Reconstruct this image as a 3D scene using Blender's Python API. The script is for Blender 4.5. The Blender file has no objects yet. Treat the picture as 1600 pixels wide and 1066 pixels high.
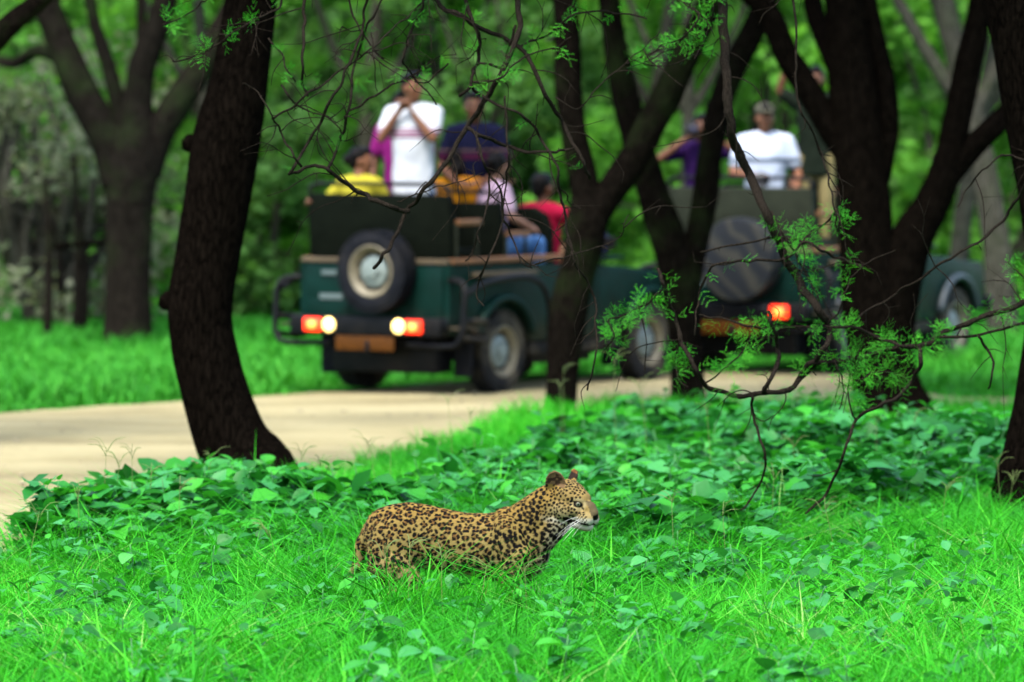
import bpy, bmesh, math, random
import numpy as np
from mathutils import Vector, Matrix, Euler, kdtree

# ------------------------------------------------------------------ camera, sky, sun, exposure
SC = bpy.context.scene
COL = SC.collection
R = math.radians
FPX, HC, YH = 9000.0, 2.7, 125.0        # focal length in photo pixels, eye height, horizon row
cd = bpy.data.cameras.new('camera')
cam = bpy.data.objects.new('camera', cd)
COL.objects.link(cam)
cd.sensor_width = 36.0
cd.lens = FPX * 36.0 / 1600.0
cd.clip_start = 1.0
cd.clip_end = 5000.0
cam.location = (0, 0, HC)
cam.rotation_euler = (math.pi / 2 - math.atan((533 - YH) / FPX), 0, 0)
cd.dof.use_dof = True
cd.dof.focus_distance = 27.4
cd.dof.aperture_fstop = 2.7
SC.camera = cam

SUN_EL, SUN_ROT = R(62), R(200)
world = bpy.data.worlds.new('World')
SC.world = world
world.use_nodes = True
_n = world.node_tree.nodes
_sky = _n.new('ShaderNodeTexSky')
_sky.sky_type = 'NISHITA'
_sky.sun_disc = False
_sky.sun_elevation = SUN_EL
_sky.sun_rotation = SUN_ROT
_sky.dust_density = 3.0
_sky.air_density = 1.0
world.node_tree.links.new(_sky.outputs[0], _n['Background'].inputs[0])
_n['Background'].inputs[1].default_value = 0.14

sl = bpy.data.lights.new('sun', 'SUN')
sl.energy = 1.5
sl.angle = R(14)
sl.color = (1.0, 0.96, 0.88)
sun = bpy.data.objects.new('sun', sl)
COL.objects.link(sun)
# the sun stands behind the camera and to its left
_sd = Vector((math.sin(SUN_ROT) * math.cos(SUN_EL), math.cos(SUN_ROT) * math.cos(SUN_EL), math.sin(SUN_EL)))
sun.rotation_euler = _sd.to_track_quat('Z', 'Y').to_euler()
sun.location = (-5, 10, 30)

SC.view_settings.view_transform = 'Standard'
SC.view_settings.look = 'None'
SC.view_settings.gamma = 1.0
SC.view_settings.exposure = 2.35
SC.view_settings.use_curve_mapping = False
SC.render.engine = 'CYCLES'
SC.cycles.use_denoising = True
SC.cycles.max_bounces = 6
SC.cycles.diffuse_bounces = 3
SC.cycles.transparent_max_bounces = 4

rng = np.random.default_rng(7)
random.seed(7)

# ------------------------------------------------------------------ helpers
def at(px, py, d):
    """photo pixel at ground distance d (metres) -> world point"""
    return Vector(((px - 800) * d / FPX, d, HC - (py - YH) * d / FPX))

def tag(o, label=None, cat=None, group=None, kind=None):
    if label: o['label'] = label
    if cat: o['category'] = cat
    if group: o['group'] = group
    if kind: o['kind'] = kind
    return o

def empty(name, loc=(0, 0, 0), rz=0.0, parent=None):
    o = bpy.data.objects.new(name, None)
    o.empty_display_size = 0.1
    COL.objects.link(o)
    o.location = loc
    o.rotation_euler = (0, 0, rz)
    if parent: o.parent = parent
    return o

def link(name, me, m=None, parent=None, world_coords=True):
    o = bpy.data.objects.new(name, me)
    COL.objects.link(o)
    if m is not None and not me.materials:
        for k in (m if isinstance(m, (list, tuple)) else [m]):
            me.materials.append(k)
    if parent: o.parent = parent
    return o

def np_mesh(name, V, faces, attrs=None, smooth=True, colors=None):
    me = bpy.data.meshes.new(name)
    V = np.asarray(V, np.float32)
    me.vertices.add(len(V))
    me.vertices.foreach_set('co', V.ravel())
    faces = [np.asarray(f, np.int32) for f in faces if len(f)]
    nl = sum(f.size for f in faces)
    npoly = sum(len(f) for f in faces)
    me.loops.add(nl)
    me.loops.foreach_set('vertex_index', np.concatenate([f.ravel() for f in faces]))
    me.polygons.add(npoly)
    st, off = [], 0
    for f in faces:
        st.append(off + np.arange(len(f)) * f.shape[1])
        off += f.size
    me.polygons.foreach_set('loop_start', np.concatenate(st).astype(np.int32))
    if smooth:
        me.polygons.foreach_set('use_smooth', np.ones(npoly, bool))
    me.update(calc_edges=True)
    me.validate()
    for k, a in (attrs or {}).items():
        at_ = me.attributes.new(k, 'FLOAT', 'POINT')
        at_.data.foreach_set('value', np.asarray(a, np.float32))
    if colors is not None:
        c = me.color_attributes.new('tint', 'FLOAT_COLOR', 'POINT')
        c4 = np.ones((len(V), 4), np.float32)
        c4[:, :3] = colors
        c.data.foreach_set('color', c4.ravel())
    return me

def hashn(i, j, k, seed):
    h = np.sin(i * 127.1 + j * 311.7 + k * 74.7 + seed * 53.3) * 43758.5453
    return h - np.floor(h)

def vnoise(P, scale=1.0, seed=0):
    P = np.asarray(P, float) * scale
    if P.shape[1] == 2:
        P = np.c_[P, np.zeros(len(P))]
    I = np.floor(P)
    F = P - I
    F = F * F * (3 - 2 * F)
    out = 0
    for a in (0, 1):
        for b in (0, 1):
            for c in (0, 1):
                w = (F[:, 0] if a else 1 - F[:, 0]) * (F[:, 1] if b else 1 - F[:, 1]) * (F[:, 2] if c else 1 - F[:, 2])
                out = out + w * hashn(I[:, 0] + a, I[:, 1] + b, I[:, 2] + c, seed)
    return out * 2 - 1

def smooth_path(pts, step):
    """Catmull-Rom through rows (x, y, z, r) resampled about every `step` metres"""
    P = np.asarray(pts, float)
    if len(P) < 3:
        n = max(2, int(np.linalg.norm(P[-1, :3] - P[0, :3]) / step) + 1)
        t = np.linspace(0, 1, n)[:, None]
        return P[0] * (1 - t) + P[-1] * t
    Q = np.vstack([2 * P[0] - P[1], P, 2 * P[-1] - P[-2]])
    out = []
    for i in range(1, len(Q) - 2):
        p0, p1, p2, p3 = Q[i - 1:i + 3]
        n = max(1, int(np.linalg.norm(p2[:3] - p1[:3]) / step))
        for t in np.arange(n) / n:
            out.append(0.5 * (2 * p1 + (p2 - p0) * t + (2 * p0 - 5 * p1 + 4 * p2 - p3) * t * t + (3 * p1 - p0 - 3 * p2 + p3) * t ** 3))
    out.append(Q[-2])
    out = np.array(out)
    out[:, 3] = np.maximum(out[:, 3], P[:, 3].min() * 0.8)
    return out

def sweep(path, segs=10, rough=0.0, freq=3.0, seed=0, cap=True):
    """tube along rows (x,y,z,r); returns V, [quads, tris]"""
    P = path[:, :3]
    T = np.gradient(P, axis=0)
    T /= np.linalg.norm(T, axis=1)[:, None] + 1e-9
    ref = np.array([1.0, 0, 0]) if abs(T[0, 0]) < 0.9 else np.array([0, 1.0, 0])
    U = np.cross(T[0], ref); U /= np.linalg.norm(U)
    ang = np.linspace(0, 2 * math.pi, segs, endpoint=False)
    rows = []
    for i in range(len(P)):
        U = U - T[i] * np.dot(U, T[i]); U /= np.linalg.norm(U) + 1e-9
        Wv = np.cross(T[i], U)
        rows.append(P[i] + path[i, 3] * (np.cos(ang)[:, None] * U + np.sin(ang)[:, None] * Wv))
    V = np.array(rows)
    if rough:
        flat = V.reshape(-1, 3)
        cen = np.repeat(P, segs, axis=0)
        dirv = flat - cen
        rr = np.repeat(path[:, 3], segs)
        nz = vnoise(flat * np.array([1, 1, 0.35]), freq / max(path[:, 3].max(), 1e-3) * 0.5, seed) * 0.6 + vnoise(flat * np.array([1, 1, 0.22]), freq / max(path[:, 3].max(), 1e-3) * 1.6, seed + 3) * 0.4
        V = (cen + dirv * (1 + rough * nz)[:, None]).reshape(V.shape)
    n, s = len(P), segs
    idx = np.arange(n * s).reshape(n, s)
    q = np.stack([idx[:-1], np.roll(idx[:-1], -1, 1), np.roll(idx[1:], -1, 1), idx[1:]], -1).reshape(-1, 4)
    V = V.reshape(-1, 3)
    tris = np.zeros((0, 3), int)
    if cap:
        V = np.vstack([V, P[0] , P[-1] + T[-1] * path[-1, 3] * 0.5])
        a, b = n * s, n * s + 1
        t0 = np.stack([np.full(s, a), np.roll(idx[0], -1), idx[0]], -1)
        t1 = np.stack([np.full(s, b), idx[-1], np.roll(idx[-1], -1)], -1)
        tris = np.vstack([t0, t1])
    return V, q, tris

class MB:
    """collects arrays from several sweeps/quads into one mesh"""
    def __init__(s): s.V, s.Q, s.T, s.n, s.A = [], [], [], 0, []
    def add(s, V, q=None, t=None, a=0.0):
        V = np.asarray(V, float)
        s.V.append(V); s.A.append(np.broadcast_to(np.asarray(a, float), (len(V),)))
        if q is not None and len(q): s.Q.append(np.asarray(q) + s.n)
        if t is not None and len(t): s.T.append(np.asarray(t) + s.n)
        s.n += len(V)
    def mesh(s, name, smooth=True, attr='rnd'):
        f = []
        if s.Q: f.append(np.vstack(s.Q))
        if s.T: f.append(np.vstack(s.T))
        return np_mesh(name, np.vstack(s.V), f, {attr: np.concatenate(s.A)}, smooth)

# ---- bmesh shapes
def bm_box(bm, x0, x1, y0, y1, z0, z1, bev=0.0, rot=None, mi=0):
    m = Matrix.Translation(((x0 + x1) / 2, (y0 + y1) / 2, (z0 + z1) / 2))
    if rot: m = m @ Euler(rot).to_matrix().to_4x4()
    m = m @ Matrix.Diagonal((abs(x1 - x0), abs(y1 - y0), abs(z1 - z0), 1))
    r = bmesh.ops.create_cube(bm, size=1, matrix=m)
    if bev:
        es = list({e for v in r['verts'] for e in v.link_edges})
        bmesh.ops.bevel(bm, geom=es, offset=bev, segments=2, affect='EDGES', profile=0.6)

def bm_ell(bm, c, r, rot=(0, 0, 0), sub=3):
    m = Matrix.Translation(c) @ Euler(rot).to_matrix().to_4x4() @ Matrix.Diagonal((r[0], r[1], r[2], 1))
    bmesh.ops.create_icosphere(bm, subdivisions=sub, radius=1, matrix=m)

def bm_cap(bm, p0, r0, p1, r1, segs=14, flat=None):
    """tapered capsule"""
    p0, p1 = Vector(p0), Vector(p1)
    ax = (p1 - p0)
    L = ax.length or 1e-5
    q = ax.to_track_quat('Z', 'Y').to_matrix().to_4x4()
    prof = []
    for k in range(7):
        a = -math.pi / 2 + math.pi / 2 * k / 6
        prof.append((r0 * math.cos(a), r0 * math.sin(a)))
    for k in range(7):
        a = math.pi / 2 * k / 6
        prof.append((r1 * math.cos(a), L + r1 * math.sin(a)))
    M = Matrix.Translation(p0) @ q
    rows = []
    for (r, z) in prof:
        if r < 1e-6:
            rows.append([bm.verts.new(M @ Vector((0, 0, z)))])
        else:
            rows.append([bm.verts.new(M @ Vector((r * math.cos(2 * math.pi * j / segs), r * math.sin(2 * math.pi * j / segs), z))) for j in range(segs)])
    for a, b in zip(rows[:-1], rows[1:]):
        for j in range(segs):
            k = (j + 1) % segs
            if len(a) == 1: bm.faces.new((a[0], b[k], b[j]))
            elif len(b) == 1: bm.faces.new((a[j], a[k], b[0]))
            else: bm.faces.new((a[j], a[k], b[k], b[j]))

def bm_chain(bm, pts):
    for a, b in zip(pts[:-1], pts[1:]):
        bm_cap(bm, a[0], a[1], b[0], b[1])

def bm_lathe(bm, prof, segs=32, axis='x', centre=(0, 0, 0), closed=False):
    """prof rows (r, h) about an axis through centre"""
    c = Vector(centre)
    rows = []
    for r, h in prof:
        row = []
        for j in range(segs):
            a = 2 * math.pi * j / segs
            u, v = r * math.cos(a), r * math.sin(a)
            row.append(bm.verts.new(c + (Vector((h, u, v)) if axis == 'x' else Vector((u, h, v)) if axis == 'y' else Vector((u, v, h)))))
        rows.append(row)
    pairs = list(zip(rows[:-1], rows[1:]))
    if closed: pairs.append((rows[-1], rows[0]))
    for a, b in pairs:
        for j in range(segs):
            k = (j + 1) % segs
            bm.faces.new((a[j], a[k], b[k], b[j]))
    if not closed:
        for row in (rows[0], rows[-1]):
            bm.faces.new(row)

def bm_prism(bm, outline, a0, a1, axis='x', bev=0.0):
    """extrude a 2D outline [(u, v)] from a0 to a1 along axis x: (u,v)=(y,z), y: (x,z), z: (x,y)"""
    def p(u, v, h):
        return (h, u, v) if axis == 'x' else (u, h, v) if axis == 'y' else (u, v, h)
    A = [bm.verts.new(p(u, v, a0)) for u, v in outline]
    B = [bm.verts.new(p(u, v, a1)) for u, v in outline]
    fs = [bm.faces.new(A), bm.faces.new(B)]
    n = len(outline)
    for i in range(n):
        fs.append(bm.faces.new((A[i], A[(i + 1) % n], B[(i + 1) % n], B[i])))
    if bev:
        es = list({e for f in fs[:2] for e in f.edges})
        bmesh.ops.bevel(bm, geom=es, offset=bev, segments=2, affect='EDGES', profile=0.6)

def bm_tube(bm, pts, r, step=0.05, segs=10):
    path = smooth_path([(*p, r) for p in pts], step)
    V, q, t = sweep(path, segs)
    vs = [bm.verts.new(v) for v in V]
    for f in list(q) + list(t):
        try: bm.faces.new([vs[i] for i in f])
        except ValueError: pass

def bm_obj(name, bm, m, parent=None, smooth=False, angle=None):
    bmesh.ops.recalc_face_normals(bm, faces=bm.faces)
    me = bpy.data.meshes.new(name)
    bm.to_mesh(me); bm.free()
    if smooth or angle:
        me.polygons.foreach_set('use_smooth', np.ones(len(me.polygons), bool))
        if angle:
            me.set_sharp_from_angle(angle=R(angle))
    return link(name, me, m, parent)

def fused(name, bm, voxel, smooth_it=3, fac=0.5):
    """union of overlapping volumes as one continuous skin"""
    bmesh.ops.recalc_face_normals(bm, faces=bm.faces)
    me = bpy.data.meshes.new('tmp')
    bm.to_mesh(me); bm.free()
    o = bpy.data.objects.new('tmp', me)
    COL.objects.link(o)
    md = o.modifiers.new('r', 'REMESH'); md.mode = 'VOXEL'; md.voxel_size = voxel
    ms = o.modifiers.new('s', 'SMOOTH'); ms.iterations = smooth_it; ms.factor = fac
    dg = bpy.context.evaluated_depsgraph_get()
    out = bpy.data.meshes.new_from_object(o.evaluated_get(dg))
    out.name = name
    bpy.data.objects.remove(o); bpy.data.meshes.remove(me)
    out.polygons.foreach_set('use_smooth', np.ones(len(out.polygons), bool))
    out.materials.clear()
    return out

# ------------------------------------------------------------------ materials
class NT:
    def __init__(s, name):
        s.m = bpy.data.materials.new(name)
        s.m.use_nodes = True
        s.t = s.m.node_tree
        s.p = s.t.nodes['Principled BSDF']
        s.out = s.t.nodes['Material Output']
    def n(s, typ, **kw):
        nd = s.t.nodes.new('ShaderNode' + typ)
        for k, v in kw.items():
            if hasattr(nd, k): setattr(nd, k, v)
            else: nd.inputs[k.replace('_', ' ')].default_value = v
        return nd
    def l(s, a, b): s.t.links.new(a, b)
    def set(s, **kw):
        for k, v in kw.items():
            s.p.inputs[k.replace('_', ' ')].default_value = v
        return s
    def coord(s, which='Object', scale=(1, 1, 1)):
        c = s.n('TexCoord'); mp = s.n('Mapping')
        mp.inputs['Scale'].default_value = scale
        s.l(c.outputs[which], mp.inputs['Vector'])
        return mp.outputs[0]
    def noise(s, vec, scale, detail=4, rough=0.55):
        k = s.n('TexNoise'); k.inputs['Scale'].default_value = scale
        k.inputs['Detail'].default_value = detail; k.inputs['Roughness'].default_value = rough
        s.l(vec, k.inputs['Vector']); return k.outputs['Fac']
    def ramp(s, fac, stops):
        r = s.n('ValToRGB'); e = r.color_ramp.elements
        while len(e) < len(stops): e.new(0.5)
        for el, (p, c) in zip(e, stops):
            el.position = p; el.color = (*c, 1) if len(c) == 3 else c
        s.l(fac, r.inputs[0]); return r.outputs[0]
    def mix(s, fac, a, b, mode='MIX'):
        k = s.n('MixRGB'); k.blend_type = mode
        for i, v in ((0, fac), (1, a), (2, b)):
            if hasattr(v, 'links') or hasattr(v, 'is_linked'): s.l(v, k.inputs[i])
            elif i == 0: k.inputs[0].default_value = v
            else: k.inputs[i].default_value = (*v, 1)
        return k.outputs[0]
    def math(s, op, a, b=0.0):
        k = s.n('Math'); k.operation = op
        for i, v in ((0, a), (1, b)):
            if hasattr(v, 'is_linked'): s.l(v, k.inputs[i])
            else: k.inputs[i].default_value = v
        return k.outputs[0]
    def bump(s, h, strength=0.3, dist=0.01):
        b = s.n('Bump'); b.inputs['Strength'].default_value = strength; b.inputs['Distance'].default_value = dist
        s.l(h, b.inputs['Height']); s.l(b.outputs[0], s.p.inputs['Normal']); return b
    def base(s, c): s.l(c, s.p.inputs['Base Color'])

MAT = {}
def simple(name, col, rough=0.6, var=0.15, scale=8.0, metal=0.0, spec=0.4, dust=0.0, dustcol=(0.34, 0.27, 0.17), bump=0.0):
    if name in MAT: return MAT[name]
    t = NT(name); t.set(Roughness=rough, Metallic=metal)
    t.p.inputs['Specular IOR Level'].default_value = spec
    v = t.coord('Object')
    f = t.noise(v, scale, 5)
    a = tuple(c * (1 - var) for c in col); b = tuple(min(1, c * (1 + var)) for c in col)
    c = t.ramp(f, [(0.3, a), (0.7, b)])
    if dust:
        g = t.noise(v, scale * 0.45, 6, 0.7)
        g = t.ramp(g, [(0.45, (0, 0, 0)), (0.75, (dust, dust, dust))])
        c = t.mix(g, c, dustcol)
    t.base(c)
    if bump: t.bump(t.noise(v, scale * 6, 4), bump, 0.01)
    MAT[name] = t.m
    return t.m

def leafmat(name, stops, source='rnd', rough=0.5, trans=0.3, spec=0.35, veins=False):
    t = NT(name); t.set(Roughness=rough)
    t.p.inputs['Specular IOR Level'].default_value = spec
    if source == 'object':
        f = t.n('ObjectInfo').outputs['Random']
    else:
        f = t.n('Attribute', attribute_name=source).outputs['Fac']
    c = t.ramp(f, stops)
    if veins:
        v = t.n('TexCoord').outputs['Object']
        sx = t.n('SeparateXYZ'); t.l(v, sx.inputs[0])
        ax = t.math('ABSOLUTE', sx.outputs[0])
        w = t.math('SUBTRACT', sx.outputs[1], t.math('MULTIPLY', ax, 0.9))
        fr = t.math('FRACT', t.math('MULTIPLY', w, 9.0))
        side = t.math('LESS_THAN', t.math('ABSOLUTE', t.math('SUBTRACT', fr, 0.5)), 0.07)
        mid = t.math('LESS_THAN', ax, 0.014)
        m_ = t.math('MAXIMUM', side, mid)
        pale = t.mix(1.0, c, (1.5, 1.35, 1.5), 'MULTIPLY')
        blot = t.noise(v, 3.0, 3)
        c = t.mix(t.ramp(blot, [(0.35, (0, 0, 0)), (0.7, (0.35, 0.35, 0.35))]), c, (0.03, 0.2, 0.025))
        c = t.mix(t.math('MULTIPLY', m_, 0.55), c, pale)
        t.bump(t.math('SUBTRACT', 1.0, m_), 0.35, 0.02)
    t.base(c)
    tr = t.n('BsdfTranslucent'); t.l(t.mix(1.0, c, (1.25, 1.3, 0.7), 'MULTIPLY'), tr.inputs[0])
    ms = t.n('MixShader'); ms.inputs[0].default_value = trans
    t.l(t.p.outputs[0], ms.inputs[1]); t.l(tr.outputs[0], ms.inputs[2])
    t.l(ms.outputs[0], t.out.inputs['Surface'])
    MAT[name] = t.m
    return t.m

def barkmat(name, dark, light, scale=1.0, moss=0.0):
    t = NT(name); t.set(Roughness=0.9)
    t.p.inputs['Specular IOR Level'].default_value = 0.0
    v = t.coord('Object', (9 * scale, 9 * scale, 2.0 * scale))
    vo = t.n('TexVoronoi'); vo.feature = 'DISTANCE_TO_EDGE'; vo.inputs['Scale'].default_value = 1.6
    nz = t.noise(v, 1.2, 6, 0.65)
    vv = t.n('VectorMath'); vv.operation = 'ADD'; t.l(v, vv.inputs[0])
    t.l(nz, vv.inputs[1]); t.l(vv.outputs[0], vo.inputs['Vector'])
    crack = t.ramp(vo.outputs['Distance'], [(0.0, (0, 0, 0)), (0.22, (1, 1, 1))])
    fine = t.noise(v, 4.0, 8, 0.7)
    h = t.math('ADD', t.math('MULTIPLY', crack, 0.16), t.math('MULTIPLY', fine, 0.9))
    c = t.ramp(h, [(0.38, dark), (0.85, light)])
    if moss:
        g = t.noise(t.coord('Object', (1, 1, 1)), 2.2, 5)
        c = t.mix(t.ramp(g, [(0.5, (0, 0, 0)), (0.75, (moss,) * 3)]), c, (0.03, 0.06, 0.015))
    t.base(c)
    t.bump(h, 0.9, 0.03)
    MAT[name] = t.m
    return t.m

G1 = [(0.0, (0.008, 0.10, 0.005)), (0.35, (0.018, 0.22, 0.008)), (0.7, (0.034, 0.32, 0.012)), (0.92, (0.075, 0.38, 0.025)), (1.0, (0.19, 0.36, 0.09))]
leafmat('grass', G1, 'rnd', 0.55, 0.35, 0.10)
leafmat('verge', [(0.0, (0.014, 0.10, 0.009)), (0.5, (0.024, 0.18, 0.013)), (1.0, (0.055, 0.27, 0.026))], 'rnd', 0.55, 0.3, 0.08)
HERB = [(0.0, (0.005, 0.060, 0.007)), (0.3, (0.010, 0.12, 0.014)), (0.5, (0.03, 0.25, 0.014)), (0.65, (0.016, 0.15, 0.024)), (0.85, (0.035, 0.21, 0.055)), (1.0, (0.06, 0.30, 0.05))]
leafmat('herb_leaf', HERB, 'object', 0.5, 0.3, 0.22, veins=True)
leafmat('herb_cover', HERB, 'rnd', 0.5, 0.3, 0.2)
leafmat('canopy', [(0.0, (0.044, 0.112, 0.027)), (0.5, (0.054, 0.138, 0.032)), (1.0, (0.072, 0.182, 0.040))], 'rnd', 0.6, 0.5, 0.06)  # tones lifted and flattened, so distance haze is in the colour
leafmat('bush_bright', [(0.0, (0.055, 0.17, 0.025)), (0.5, (0.080, 0.24, 0.030)), (1.0, (0.12, 0.33, 0.042))], 'rnd', 0.6, 0.5, 0.06)
leafmat('bush_dry', [(0.0, (0.08, 0.12, 0.05)), (0.5, (0.14, 0.165, 0.10)), (1.0, (0.24, 0.25, 0.17))], 'rnd', 0.7, 0.4, 0.05)
leafmat('leaflet', [(0.0, (0.014, 0.12, 0.008)), (0.5, (0.03, 0.23, 0.012)), (1.0, (0.08, 0.34, 0.025))], 'rnd', 0.55, 0.35, 0.08)
barkmat('bark_black', (0.0007, 0.0006, 0.0005), (0.0088, 0.0066, 0.0048), 2.2)
barkmat('bark_brown', (0.0012, 0.0010, 0.0008), (0.0140, 0.0112, 0.0086), 2.2, 0.3)
barkmat('bark_grey', (0.004, 0.0034, 0.0027), (0.024, 0.020, 0.0155), 1.6, 0.3)
barkmat('bark_far', (0.022, 0.022, 0.016), (0.085, 0.080, 0.064), 1.3, 0.3)  # lighter grey bark for far trunks, haze put into the colour
barkmat('bark_twig', (0.008, 0.0065, 0.005), (0.042, 0.034, 0.026), 6.0, 0.0)
simple('stem', (0.03, 0.14, 0.03), 0.6)
# ------------------------------------------------------------------ ground and road
def axis(lo, hi, step, far):
    a = np.arange(lo, hi + 1e-6, step)
    g = [1.5, 4, 10, 30, 100, 300, far]
    return np.concatenate([lo - np.array(g[::-1]), a, hi + np.array(g)])
gx, gy = axis(-14, 14, 0.7, 1500), axis(16, 80, 0.8, 1500)
XX, YY = np.meshgrid(gx, gy)
GV = np.stack([XX.ravel(), YY.ravel(), np.zeros(XX.size)], -1)
gi = np.arange(XX.size).reshape(XX.shape)
gq = np.stack([gi[:-1, :-1], gi[:-1, 1:], gi[1:, 1:], gi[1:, :-1]], -1).reshape(-1, 4)
t = NT('soil')
v = t.coord('Object')
c = t.ramp(t.noise(v, 1.3, 8, 0.65), [(0.3, (0.02, 0.05, 0.008)), (0.55, (0.014, 0.09, 0.008)), (0.75, (0.025, 0.14, 0.012))])
t.p.inputs['Specular IOR Level'].default_value = 0.0
t.base(c); t.set(Roughness=0.95); t.bump(t.noise(v, 18, 6), 0.6, 0.03)
ground = tag(link('ground', np_mesh('ground', GV, [gq]), t.m), kind='structure')

NEAR = np.array([(-60, 2), (-14, 14), (-6, 24.5), (-3.3, 29.8), (-2.75, 31.7), (-2.35, 33.8), (-2.0, 35.6), (-1.63, 37.2), (-1.1, 39.4), (-0.55, 42.2), (0.1, 45.6), (0.9, 46.8), (3.4, 46.9), (8, 46), (60, 45)])
FAR = np.array([(-60, 36), (-14, 38.5), (-6, 44.2), (-4.1, 46.3), (-1.72, 49.8), (0.2, 51.9), (1.2, 52.9), (2.4, 53.8), (3.1, 52.2), (3.7, 48.9), (8, 48.4), (60, 48)])
def road_near(x): return np.interp(x, NEAR[:, 0], NEAR[:, 1]) + 0.35 * vnoise(np.c_[x, 0 * x], 1.7, 4) + 0.15 * vnoise(np.c_[x, 0 * x], 6, 5)
def road_far(x): return np.interp(x, FAR[:, 0], FAR[:, 1]) + 0.3 * vnoise(np.c_[x, 0 * x], 1.5, 8) + 0.12 * vnoise(np.c_[x, 0 * x], 6, 9)
rx = np.unique(np.concatenate([np.linspace(-60, -9, 26), np.arange(-9, 9, 0.12), np.linspace(9, 60, 26)]))
rv = np.linspace(0, 1, 60)
RN, RF = road_near(rx), road_far(rx)
RX = np.repeat(rx[:, None], len(rv), 1)
RY = RN[:, None] * (1 - rv) + RF[:, None] * rv
RP = np.stack([RX, RY], -1).reshape(-1, 2)
edge = np.minimum(rv, 1 - rv)[None, :] * np.ones_like(RX)
RZ = 0.006 + np.clip(edge.ravel() * 8, 0, 1) * (0.016 + 0.012 * vnoise(RP * [0.5, 1.2], 1.3, 2) + 0.008 * vnoise(RP, 4, 3))
ri = np.arange(RX.size).reshape(RX.shape)
rq = np.stack([ri[:-1, :-1], ri[1:, :-1], ri[1:, 1:], ri[:-1, 1:]], -1).reshape(-1, 4)
t = NT('dirt')
v = t.coord('Object', (0.45, 1.0, 1.0))
c = t.ramp(t.noise(v, 0.9, 8, 0.6), [(0.3, (0.13, 0.108, 0.055)), (0.48, (0.20, 0.175, 0.092)), (0.70, (0.27, 0.24, 0.135))])
fine = t.noise(t.coord('Object'), 45, 6, 0.7)
wh = t.ramp(t.noise(t.coord('Object', (0.25, 2.2, 1)), 1.5, 5, 0.6), [(0.52, (0, 0, 0)), (0.66, (0.45, 0.45, 0.45))])
c = t.mix(wh, c, (0.17, 0.15, 0.085))
c = t.mix(t.ramp(fine, [(0.55, (0, 0, 0)), (0.75, (0.5, 0.5, 0.5))]), c, (0.16, 0.13, 0.08))
t.p.inputs['Specular IOR Level'].default_value = 0.05
t.base(c); t.set(Roughness=0.95); t.bump(fine, 0.5, 0.02)
road = tag(link('dirt_road', np_mesh('dirt_road', np.c_[RP, RZ], [rq]), t.m), kind='structure')

# loose stones and clods lying on the road
gs_ = np.random.default_rng(44)
n_ = 450
sx_ = gs_.uniform(-6, 6, n_); sy_ = road_near(sx_) + gs_.random(n_) * (road_far(sx_) - road_near(sx_))
oct_ = np.array([(1, 0, 0), (0, 1, 0), (-1, 0, 0), (0, -1, 0), (0, 0, 1), (0, 0, -1)], float)
of_ = np.array([(0, 1, 4), (1, 2, 4), (2, 3, 4), (3, 0, 4), (1, 0, 5), (2, 1, 5), (3, 2, 5), (0, 3, 5)])
sr_ = .008 + .022 * gs_.random(n_) ** 3
SV = (oct_[None] * (sr_[:, None] * (.7 + .6 * gs_.random((n_, 6))))[:, :, None]) * np.array([1, 1, .6]) + np.c_[sx_, sy_, .022 + sr_ * .3][:, None, :]
SF = (of_[None] + (np.arange(n_) * 6)[:, None, None]).reshape(-1, 3)
simple('stone', (.21, .185, .12), .9, .4, 3, spec=.05)
tag(link('gravel', np_mesh('gravel', SV.reshape(-1, 3), [SF], None, False), MAT['stone']), 'scattered small stones and clods on the dirt road', 'stones', kind='stuff')

# ------------------------------------------------------------------ foliage clouds
def leaf_quads(C, size, up=0.35, seed=1, aspect=0.55):
    """folded diamond leaves at centres C (N,3) with half length `size` (N,)"""
    g = np.random.default_rng(seed)
    n = len(C)
    D = g.normal(size=(n, 3)); D[:, 2] *= 0.7
    D /= np.linalg.norm(D, axis=1)[:, None]
    Nn = g.normal(size=(n, 3)); Nn[:, 2] = np.abs(Nn[:, 2]) + up
    S = np.cross(D, Nn); S /= np.linalg.norm(S, axis=1)[:, None] + 1e-9
    L = np.asarray(size)[:, None]
    V = np.stack([C - D * L, C + S * L * aspect, C + D * L, C - S * L * aspect], 1).reshape(-1, 3)
    q = np.arange(n * 4).reshape(n, 4)
    return V, q

def clumps(centres, radii, per, size, seed, zsq=0.7):
    g = np.random.default_rng(seed)
    Cs, shade = [], []
    for c, r in zip(centres, radii):
        k = int(per * (0.6 + 0.8 * g.random()))
        p = g.normal(size=(k, 3))
        p /= np.linalg.norm(p, axis=1)[:, None]
        p *= (g.random(k) ** 0.45)[:, None] * r
        p[:, 2] *= zsq
        Cs.append(np.asarray(c) + p)
        shade.append(np.clip(g.random() * 0.5 + g.normal(size=k) * 0.18 + 0.25, 0, 1))
    C = np.vstack(Cs); A = np.concatenate(shade)
    s = size * (0.6 + 0.8 * g.random(len(C)))
    V, q = leaf_quads(C, s, seed=seed + 1)
    return V, q, np.repeat(A, 4)

def cloud_obj(name, centres, radii, per, size, mat, parent, seed, zsq=0.7):
    V, q, a = clumps(centres, radii, per, size, seed, zsq)
    if parent is not None: V = V - np.array(parent.location)
    return link(name, np_mesh(name, V, [q], {'rnd': a}, smooth=False), MAT[mat], parent)

# ------------------------------------------------------------------ trees traced where they stand
def px_path(pts, d):
    out = []
    for p in pts:
        dd = d + (p[3] if len(p) > 3 else 0)
        w = at(p[0], p[1], dd)
        out.append((w.x, w.y, w.z, p[2] * .92 * dd / FPX / 2))
    return out

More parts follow.
